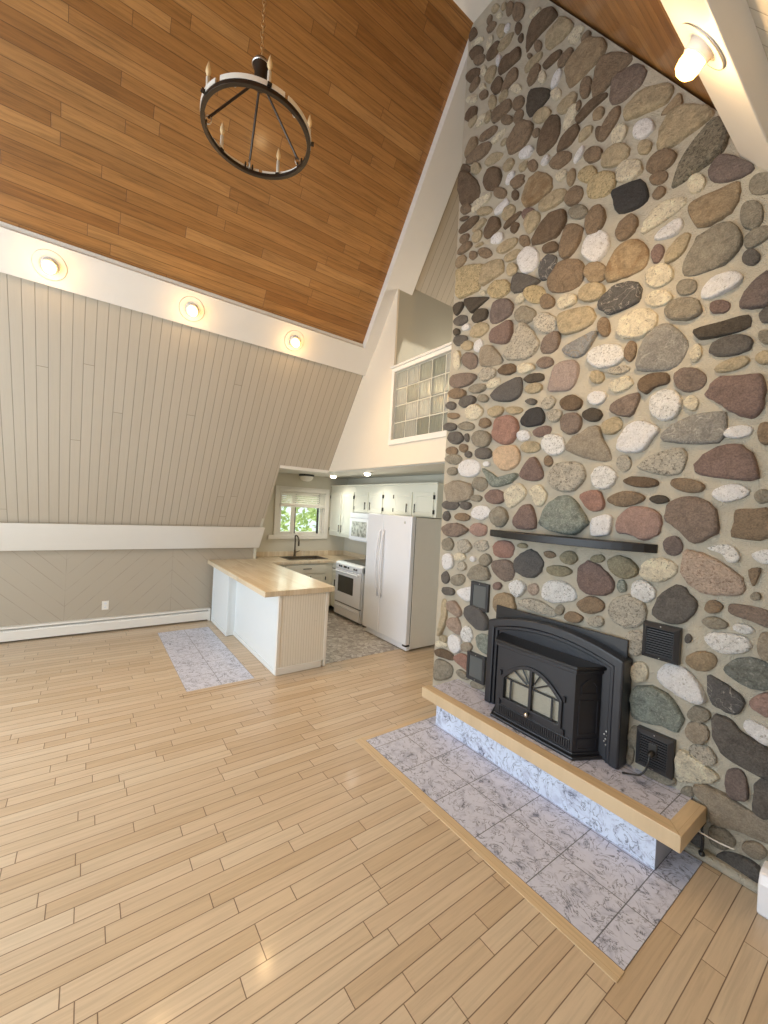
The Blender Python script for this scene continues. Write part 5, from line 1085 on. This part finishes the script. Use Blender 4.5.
# ---------------------------------------------------------------- kitchen
# window
w1 = bpy.data.objects.new('window_1', None); C.objects.link(w1); w1.location = (-6.8, 3.14, 1.2); w1['kind'] = 'structure'; BASE[w1.name] = Vector(w1.location)
b = B(); frame(b, rect(WY0 - .085, WY1 + .085, WZ0 - .005, WZ1 + .075), rect(WY0, WY1, WZ0 + .03, WZ1), YZ, -6.80, -6.775); obj('casing', b, m_trim, w1, .003)
b = B(); box(b, -6.90, -6.765, WY0 - .18, WY1 + .085, WZ0 - .065, WZ0 + .004); obj('sill', b, m_trim, w1, .004)
b = B(); rframe(b, WY0, WY1, WZ0, WZ1, .022, YZ, -6.92, -6.80); obj('jamb', b, m_trim, w1)
for y0, y1 in ((WY0 + .022, 2.985), (3.0, WY1 - .022)):
    b = B(); rframe(b, y0, y1, WZ0 + .022, WZ1 - .022, .042, YZ, -6.89, -6.85); s_ = obj('sash', b, m_trim, w1, .002)
    b = B(); box(b, -6.872, -6.868, y0 + .04, y1 - .04, WZ0 + .06, WZ1 - .06); obj('pane', b, m_pane, s_)
b = B(); box(b, -6.885, -6.845, 2.975, 3.01, WZ0 + .022, WZ1 - .022); obj('mullion', b, m_trim, w1)
b = B(); box(b, -6.86, -6.848, 3.46, 3.50, WZ0 + .03, WZ1 - .03); box(b, -6.86, -6.848, 3.02, 3.035, WZ0 + .03, WZ1 - .03); obj('screen_edge', b, m_dark, w1)
wb = thing('window_blind', 'raised cream slat blind at the top of the kitchen window', 'blind', (-6.79, 3.14, 2.0))
bxo('head_rail', m_trim, wb, -6.80, -6.755, WY0 - .02, WY1 + .02, 2.055, 2.10, .004)
for i in range(6):
    b = B(); z = 1.84 + i * .036; box(b, -6.795, -6.757, WY0 + .0, WY1 - .0, z, z + .004); bmesh.ops.rotate(b, cent=(-6.776, 0, z), matrix=Matrix.Rotation(.85, 3, 'Y'), verts=b.verts); obj('slat', b, m_trim, wb)
bxo('bottom_rail', m_trim, wb, -6.797, -6.757, WY0, WY1, 1.775, 1.825, .006)
b = B(); tube(b, [(-6.77, WY1 - .12, 2.05), (-6.77, WY1 - .12, 1.85)], .003, 6); obj('pull_cord', b, m_dark, wb)
# doors, drawers, handles
def handle(par, fn, a, c, L, horiz, mat=None, lab=None):
    b = B(); mat = mat or m_black
    p = [fn(a, c - L / 2, .030), fn(a, c + L / 2, .030)] if not horiz else [fn(a - L / 2, c, .030), fn(a + L / 2, c, .030)]
    tube(b, p, .0065, 8)
    for s in (-.36, .36): q = (a, c + s * L) if not horiz else (a + s * L, c); tube(b, [fn(q[0], q[1], 0), fn(q[0], q[1], .030)], .0055, 6)
    return obj('handle', b, mat, par, smooth=False, label='black bar handle')
def front(par, name, fn, a0, a1, c0, c1, t=.02, inset=True):
    b = B()
    if inset:
        w = .052; o_, i_ = rect(a0, a1, c0, c1), rect(a0 + w, a1 - w, c0 + w, c1 - w)
        bk = [b.verts.new(fn(p[0], p[1], 0)) for p in o_]; ft = [b.verts.new(fn(p[0], p[1], t)) for p in o_]; fi = [b.verts.new(fn(p[0], p[1], t)) for p in i_]; fd = [b.verts.new(fn(p[0], p[1], t - .006)) for p in rect(a0 + w + .005, a1 - w - .005, c0 + w + .005, c1 - w - .005)]
        for A_, D_ in ((bk, ft), (ft, fi), (fi, fd)):
            for k in range(4): b.faces.new([A_[k], A_[(k + 1) % 4], D_[(k + 1) % 4], D_[k]])
        b.faces.new(fd); b.faces.new(bk[::-1])
    else: prism(b, rect(a0, a1, c0, c1), fn, 0, t)
    return obj(name, b, m_cab, par, .002)
def hinges(par, fn, a, cs):
    for c in cs: b = B(); prism(b, rect(a - .009, a + .009, c - .028, c + .028), fn, .001, .024); obj('hinge', b, m_black, par)
UF = 3.72
fU = lambda a, c, t: (a, UF - t, c)
u1 = thing('upper_cabinet', 'tall ivory wall cabinet with two doors between the window and the microwave', 'cabinet', (-6.38, 4.06, 1.3), 'ivory wall cabinets')
b = B(); prism(b, rect(-6.8, -5.955, 1.30, 2.21), fU, 0, -.335); obj('carcass', b, m_cab, u1, .003)
d1 = front(u1, 'door', fU, -6.785, -6.395, 1.325, 2.085); handle(d1, fU, -6.425, 1.43, .13, False); hinges(d1, fU, -6.785, (1.40, 2.0))
d2 = front(u1, 'door', fU, -6.365, -5.972, 1.325, 2.085); handle(d2, fU, -6.335, 1.43, .13, False); hinges(d2, fU, -5.972, (1.40, 2.0))
bxo('bottom_rail', m_cab, u1, -6.8, -5.955, UF - .008, UF + .01, 1.285, 1.318, .002)
u2 = thing('upper_cabinet', 'short ivory two-door wall cabinet directly above the microwave', 'cabinet', (-5.53, 4.06, 1.74), 'ivory wall cabinets')
b = B(); prism(b, rect(-5.953, -5.115, 1.745, 2.21), fU, 0, -.335); obj('carcass', b, m_cab, u2, .003)
d = front(u2, 'door', fU, -5.935, -5.535, 1.76, 2.085); handle(d, fU, -5.605, 1.86, .125, False); hinges(d, fU, -5.935, (1.82, 2.02))
d = front(u2, 'door', fU, -5.49, -5.13, 1.76, 2.085); handle(d, fU, -5.455, 1.86, .125, False); hinges(d, fU, -5.112, (1.82, 2.02))
u3 = thing('upper_cabinet', 'ivory wall cabinet above the refrigerator with two short doors', 'cabinet', (-4.5, 4.06, 1.74), 'ivory wall cabinets')
b = B(); prism(b, rect(-5.113, -3.915, 1.745, 2.21), fU, 0, -.335); obj('carcass', b, m_cab, u3, .003)
d = front(u3, 'door', fU, -4.825, -4.408, 1.76, 2.085); handle(d, fU, -4.515, 1.86, .125, False); hinges(d, fU, -4.835, (1.82, 2.02))
d = front(u3, 'door', fU, -4.372, -3.965, 1.76, 2.085); handle(d, fU, -4.335, 1.86, .125, False); hinges(d, fU, -3.957, (1.82, 2.02))
for par, x0, x1 in ((u1, -6.8, -5.9545), (u2, -5.9535, -5.1145), (u3, -5.1135, -3.90)): bxo('cornice', m_cab, par, x0, x1, UF - .02, UF + .02, 2.195, 2.22, .003)
# microwave
mw = thing('microwave', 'white over-the-range microwave under the short wall cabinet', 'microwave', (-5.58, 4.06, 1.27))
bxo('case', m_white, mw, -5.95, -5.12, 3.66, 4.055, 1.268, 1.74, .006)
bxo('vent_strip', m_white, mw, -5.95, -5.12, 3.640, 3.662, 1.66, 1.738, .004)
fM = lambda a, c, t: (a, 3.66 - t, c)
b = B(); prism(b, rect(-5.95, -5.32, 1.285, 1.652), fM, 0, .026); md = obj('door', b, m_white, mw, .008)
m_mwglass = (lambda t: (t.done(t.mix(t.maprange(t.noise(t.obj(), 16, 4), .4, .6, 0, 1), lin((120, 120, 112)), lin((196, 196, 186))), .25)))(NT('microwave_window'))
b = B(); prism(b, rect(-5.87, -5.42, 1.345, 1.595), fM, .0262, .028); obj('door_window', b, m_mwglass, md)
b = B(); tube(b, [(-5.345, 3.60, 1.31), (-5.345, 3.60, 1.63)], .010, 8); obj('handle', b, m_white, md)
b = B(); prism(b, rect(-5.31, -5.13, 1.285, 1.652), fM, 0, .02); obj('control_panel', b, m_white, mw, .004)
# range
rg = thing('electric_range', 'white slide-in electric range with a black glass cooktop', 'stove', (-5.6, 3.75, 0))
fR = lambda a, c, t: (a, 3.462 - t, c)
b = box(B(), -6.0, -5.19, 3.462, 4.05, .03, .895); obj('body', b, m_white, rg, .004)
bxo('cooktop', m_cooktop, rg, -5.995, -5.195, 3.53, 4.05, .895, .915, .004)
b = B(); prism(b, [(3.535, .918), (3.47, .912), (3.435, .885), (3.442, .805), (3.535, .805)], YZ, -6.0, -5.19); pn = obj('control_panel', b, m_white, rg, .006)
for x in (-5.86, -5.80, -5.58, -5.40, -5.34): b = B(); lathe(b, [(0, 0), (.017, 0), (.015, .016), (0, .018)], (x, 3.4385, .845), (0, -1, .1), 14); obj('knob', b, m_dark, pn, smooth=True)
bxo('display', m_cooktop, pn, -5.73, -5.64, 3.434, 3.442, .83, .862, .001)
b = B(); prism(b, rect(-5.985, -5.205, .252, .795), fR, 0, .030); dd = obj('oven_door', b, m_white, rg, .008)
b = B(); prism(b, rect(-5.885, -5.41, .425, .70), fR, .0302, .033); obj('oven_window', b, m_ovenglass, dd)
b = B(); tube(b, [(-5.95, 3.395, .765), (-5.24, 3.395, .765)], .013, 10)
for x in (-5.93, -5.26): tube(b, [(x, 3.395, .765), (x, 3.435, .765)], .011, 8)
obj('oven_handle', b, m_white, dd)
b = B(); prism(b, rect(-5.985, -5.205, .045, .235), fR, 0, .028); ww = obj('warming_drawer', b, m_white, rg, .008)
b = B(); prism(b, rect(-5.92, -5.27, .175, .195), fR, .028, .042); obj('drawer_grip', b, m_white, ww, .005)
bxo('door_gap', m_dark, rg, -5.99, -5.20, 3.450, 3.463, .236, .25, 0)
bxo('toe_base', m_dark, rg, -5.98, -5.21, 3.50, 4.04, .004, .03, 0)
# refrigerator
fg = thing('refrigerator', 'large white side-by-side refrigerator with a grey side beside the stone chimney', 'refrigerator', (-4.47, 3.7, 0))
FX0, FX1, FS = -4.985, -3.967, -4.583
bxo('case', m_fridge_side, fg, FX0 + .004, FX1 - .002, 3.437, 4.04, .025, 1.735, .004)
for x0, x1, hx in ((FX0, FS - .004, FS - .045), (FS + .004, FX1, FS + .045)):
    d = bxo('door', m_white, fg, x0, x1, 3.355, 3.425, .088, 1.752, .012)
    pts = []
    for i in range(17):
        t = i / 16; z = .60 + .93 * t; pts.append((hx, 3.345 - .058 * math.sin(PI * min(1, max(0, t))) ** .5, z))
    b = B(); tube(b, pts, [.010 + .006 * math.sin(PI * i / 16) for i in range(17)], 10); obj('handle', b, m_white, d, smooth=True)
bxo('door_gasket', m_dark, fg, FX0 + .01, FX1 - .012, 3.423, 3.439, .095, 1.74, 0)
bxo('kick_plate', m_white, fg, FX0 + .03, FX1 - .01, 3.385, 3.43, .012, .08, .004)
bxo('kick_grille', m_dark, fg, FX0 + .05, FX1 - .25, 3.40, 3.42, .004, .022, 0)
bxo('hinge_cover', m_dark, fg, FX1 - .075, FX1 - .004, 3.36, 3.43, .066, .087, .002)
bxo('hinge_cover', m_dark, fg, FX0 + .004, FX0 + .075, 3.36, 3.43, .066, .087, .002)
b = B(); lathe(b, [(0, 0), (.018, 0), (.016, .003), (0, .0035)], (-4.108, 3.355, 1.667), (0, -1, 0), 20); obj('badge', b, m_nickel, fg, smooth=True, label='small round grey badge')
# base cabinets
sb = thing('sink_base_cabinet', 'ivory sink base cabinet with drawer under the kitchen window', 'cabinet', (-6.47, 2.9, 0))
SX = -6.16
fS = lambda a, c, t: (SX + t, a, c)
b = B(); prism(b, [(SX, .10), (SX, .853), (-6.79, .853), (-6.79, .004), (SX - .07, .004), (SX - .07, .10)], lambda a, c, t: (a, t, c), 2.33, 3.477)
obj('carcass', b, m_cab, sb)
dr_ = front(sb, 'drawer', fS, 2.60, 3.325, .69, .835, .02, False); handle(dr_, fS, 2.98, .765, .15, True)
d = front(sb, 'door', fS, 2.60, 2.955, .125, .665); handle(d, fS, 2.925, .585, .12, False)
d = front(sb, 'door', fS, 2.97, 3.325, .125, .665); hinges(d, fS, 3.328, (.59, .2)); handle(d, fS, 3.045, .585, .12, False)
cb = thing('corner_cabinet', 'narrow ivory base cabinet tucked between the sink base and the range', 'cabinet', (-6.1, 3.75, 0))
fC = lambda a, c, t: (a, 3.478 - t, c)
b = B(); prism(b, [(3.478, .10), (3.478, .853), (4.05, .853), (4.05, .004), (3.54, .004), (3.54, .10)], YZ, -6.155, -6.004); b2 = obj('carcass', b, m_cab, cb)
bxo('toe_kick', m_dark, cb, -6.15, -6.008, 3.538, 3.545, .004, .098, 0)
dr_ = front(cb, 'drawer', fC, -6.15, -6.008, .71, .835, .02, False); handle(dr_, fC, -6.08, .765, .09, True)
d = front(cb, 'door', fC, -6.15, -6.008, .125, .69, .02, False); handle(d, fC, -6.035, .52, .12, False)
# counters
def slab(name, b, par): uvmap(b, (0, 1, 0), (1, 0, 0)); return obj(name, b, m_butcher, par, .005)
kc = thing('kitchen_countertop', 'butcher block countertop with sink along the kitchen window wall', 'countertop', (-6.4, 3.2, .86))
SK = (-6.68, -6.28, 2.72, 3.42)
g = B(); grid(g, [-6.797, SK[0], SK[1], -6.11], [2.318, SK[2], SK[3], 3.44, 4.055], {(1, 1)}, XY, .856, .90)
slab('worktop', g, kc)
b = B(); box(b, -6.112, -6.006, 3.44, 4.055, .856, .8995); slab('worktop_return', b, kc)
b = B(); box(b, -6.797, -6.772, 2.24, 4.05, .90, .985); slab('backsplash', b, kc)
b = B(); box(b, -6.772, -6.006, 4.028, 4.053, .90, .985); uvmap(b, (0, 0, 1), (1, 0, 0)); obj('rear_backsplash', b, m_butcher, kc, .003)
sk = thing('kitchen_sink', 'dark drop-in sink in the butcher block counter below the window', 'sink', (-6.48, 3.07, .9))
b = B(); rframe(b, SK[0] - .012, SK[1] + .012, SK[2] - .012, SK[3] + .012, .03, XY, .900, .907); obj('rim', b, m_sink, sk, .003)
b = B(); box(b, SK[0] + .006, SK[1] - .006, SK[2] + .006, SK[3] - .006, .72, .903); bmesh.ops.delete(b, geom=[f for f in b.faces if f.calc_center_median().z > .9], context='FACES_ONLY'); obj('basin', b, m_sink, sk)
fa = thing('kitchen_faucet', 'tall dark gooseneck faucet behind the sink under the window', 'faucet', (-6.73, 3.0, .9))
b = B(); lathe(b, [(0, 0), (.028, 0), (.028, .008), (.020, .016), (.018, .11), (.014, .12), (0, .12)], (-6.72, 3.0, .9), (0, 0, 1), 18); obj('base', b, m_bronze, fa, smooth=True)
pts = [Vector((-6.72, 3.0, 1.0)), Vector((-6.72, 3.0, 1.18))] + [Vector((-6.72 + .075 - .075 * math.cos(t), 3.0 - .02 * math.sin(t), 1.20 + .085 * math.sin(t))) for t in [k * PI / 8 for k in range(9)]] + [Vector((-6.57, 3.0, 1.14))]
b = B(); tube(b, pts, .0125, 12); obj('spout', b, m_bronze, fa, smooth=True)
b = B(); tube(b, [(-6.57, 3.0, 1.15), (-6.57, 3.0, 1.10)], .016, 12); obj('spray_head', b, m_bronze, fa, smooth=True)
b = B(); tube(b, [(-6.72, 3.02, .975), (-6.70, 3.085, 1.0)], [.009, .006], 8); obj('lever', b, m_bronze, fa, smooth=True)
pnn = thing('peninsula_cabinet', 'white panelled kitchen peninsula base with a beadboard end', 'cabinet', (-5.2, 1.95, 0))
b = B(); prism(b, [(-6.41, 1.575), (-5.59, 1.575), (-5.59, 1.675), (-4.085, 1.675), (-4.085, 2.255), (-6.41, 2.255)], XY, .004, .854); obj('body', b, m_panel, pnn, .003)
b = B(); box(b, -4.084, -4.070, 1.70, 2.235, .075, .853); uvmap(b, (0, 1, 0), (0, 0, 1)); obj('beadboard_end', b, m_bead, pnn)
for y0, y1 in ((1.668, 1.702), (2.228, 2.262)): bxo('corner_trim', m_trim, pnn, -4.10, -4.064, y0, y1, .004, .854, .002)
bxo('end_base_trim', m_trim, pnn, -4.09, -4.058, 1.665, 2.20, .004, .078, .003)
bxo('front_base_trim', m_panel, pnn, -5.60, -4.08, 1.663, 1.676, .004, .055, .002)
bxo('step_base_trim', m_panel, pnn, -6.41, -5.578, 1.563, 1.576, .004, .055, .002)
bxo('step_corner_trim', m_panel, pnn, -5.625, -5.582, 1.566, 1.60, .004, .854, .002)
bxo('wall_corner_trim', m_panel, pnn, -6.414, -6.38, 1.567, 1.58, .004, .854, .002)
pt_ = thing('peninsula_countertop', 'butcher block countertop on the white peninsula', 'countertop', (-5.2, 1.9, .855))
b = B(); prism(b, [(-6.497, 1.495), (-4.028, 1.495), (-4.028, 2.312), (-6.497, 2.312)], XY, .856, .914); slab('worktop', b, pt_)
# kitchen ceiling lights
def downlight(label, x, y):
    v = thing('ceiling_downlight', label, 'light', (x, y, ZK), 'small bright kitchen ceiling lights')
    b = B(); lathe(b, [(.0, 0), (.085, 0), (.088, -.008), (.060, -.016), (0, -.016)], (x, y, ZK), (0, 0, 1), 24); obj('trim_ring', b, m_ceil, v, smooth=True)
    b = B(); lathe(b, [(.052, -.010), (.050, -.03), (.035, -.05), (0, -.058)], (x, y, ZK), (0, 0, 1), 20); obj('bulb', b, m_kbulb, v, smooth=True)
    l = bpy.data.lights.new('downlight_lamp', 'SPOT'); l.spot_size = math.radians(160); l.spot_blend = 0.9; l.energy = KITCHEN; l.color = KCOL; l.shadow_soft_size = .05; lo = bpy.data.objects.new('downlight_lamp', l); C.objects.link(lo); lo.location = (0, 0, -.075); lo.parent = v
downlight('small bright kitchen ceiling light above the sink corner', -6.2, 3.41)
downlight('small bright kitchen ceiling light in front of the range cabinets', -5.08, 3.37)
fl = thing('flush_ceiling_lamp', 'flush ceiling lamp with dark band and white shade above the kitchen window', 'lamp', (-6.70, 3.12, ZK))
b = B(); lathe(b, [(0, 0), (.135, 0), (.135, -.028), (.128, -.034), (0, -.034)], (-6.655, 3.12, ZK), (0, 0, 1), 32); obj('band', b, m_black, fl, label='dark metal band')
b = B(); lathe(b, [(.126, -.034), (.120, -.06), (.095, -.095), (.05, -.118), (0, -.124)], (-6.655, 3.12, ZK), (0, 0, 1), 32); obj('shade', b, m_dome, fl, smooth=True)

# ---------------------------------------------------------------- outside the kitchen window
b = B(); box(b, -40, -6.95, -20, 30, -1.2, -1.0); struct(obj('ground', b, m_lawn))
def tree(label, x, y, h, r, seed, mat):
    t = thing('leafy_tree', label, 'tree', (x, y, -1.0), 'sunlit trees outside the kitchen window'); rnd = random.Random(seed)
    b = B(); tube(b, [(x, y, -1.0), (x + .05, y, -1 + h * .35), (x - .05, y + .05, -1 + h * .7)], [.14, .10, .05], 8); obj('trunk', b, m_bark, t, smooth=True)
    b = B()
    for i in range(1700):
        d = Vector((rnd.gauss(0, 1), rnd.gauss(0, 1), rnd.gauss(0, 1))).normalized() * rnd.uniform(.45, 1) ** .5; c = Vector((x + d.x * r, y + d.y * r, -1 + h * .62 + d.z * h * .42)); s = rnd.uniform(.06, .13)
        u_ = Vector((rnd.gauss(0, 1), rnd.gauss(0, 1), rnd.gauss(0, 1))).normalized(); w_ = u_.orthogonal().normalized()
        b.faces.new([b.verts.new(c + u_ * s), b.verts.new(c + w_ * s * .5), b.verts.new(c - u_ * s), b.verts.new(c - w_ * s * .5)])
    o = obj('foliage', b, mat, t); o['kind'] = 'stuff'
tree('sunlit leafy tree seen through the left kitchen window sash', -10.5, 3.6, 4.6, 1.5, 1, m_leaf)
tree('pale leafy tree seen through the right kitchen window sash', -11.6, 7.2, 5.0, 1.6, 2, m_leaf2)
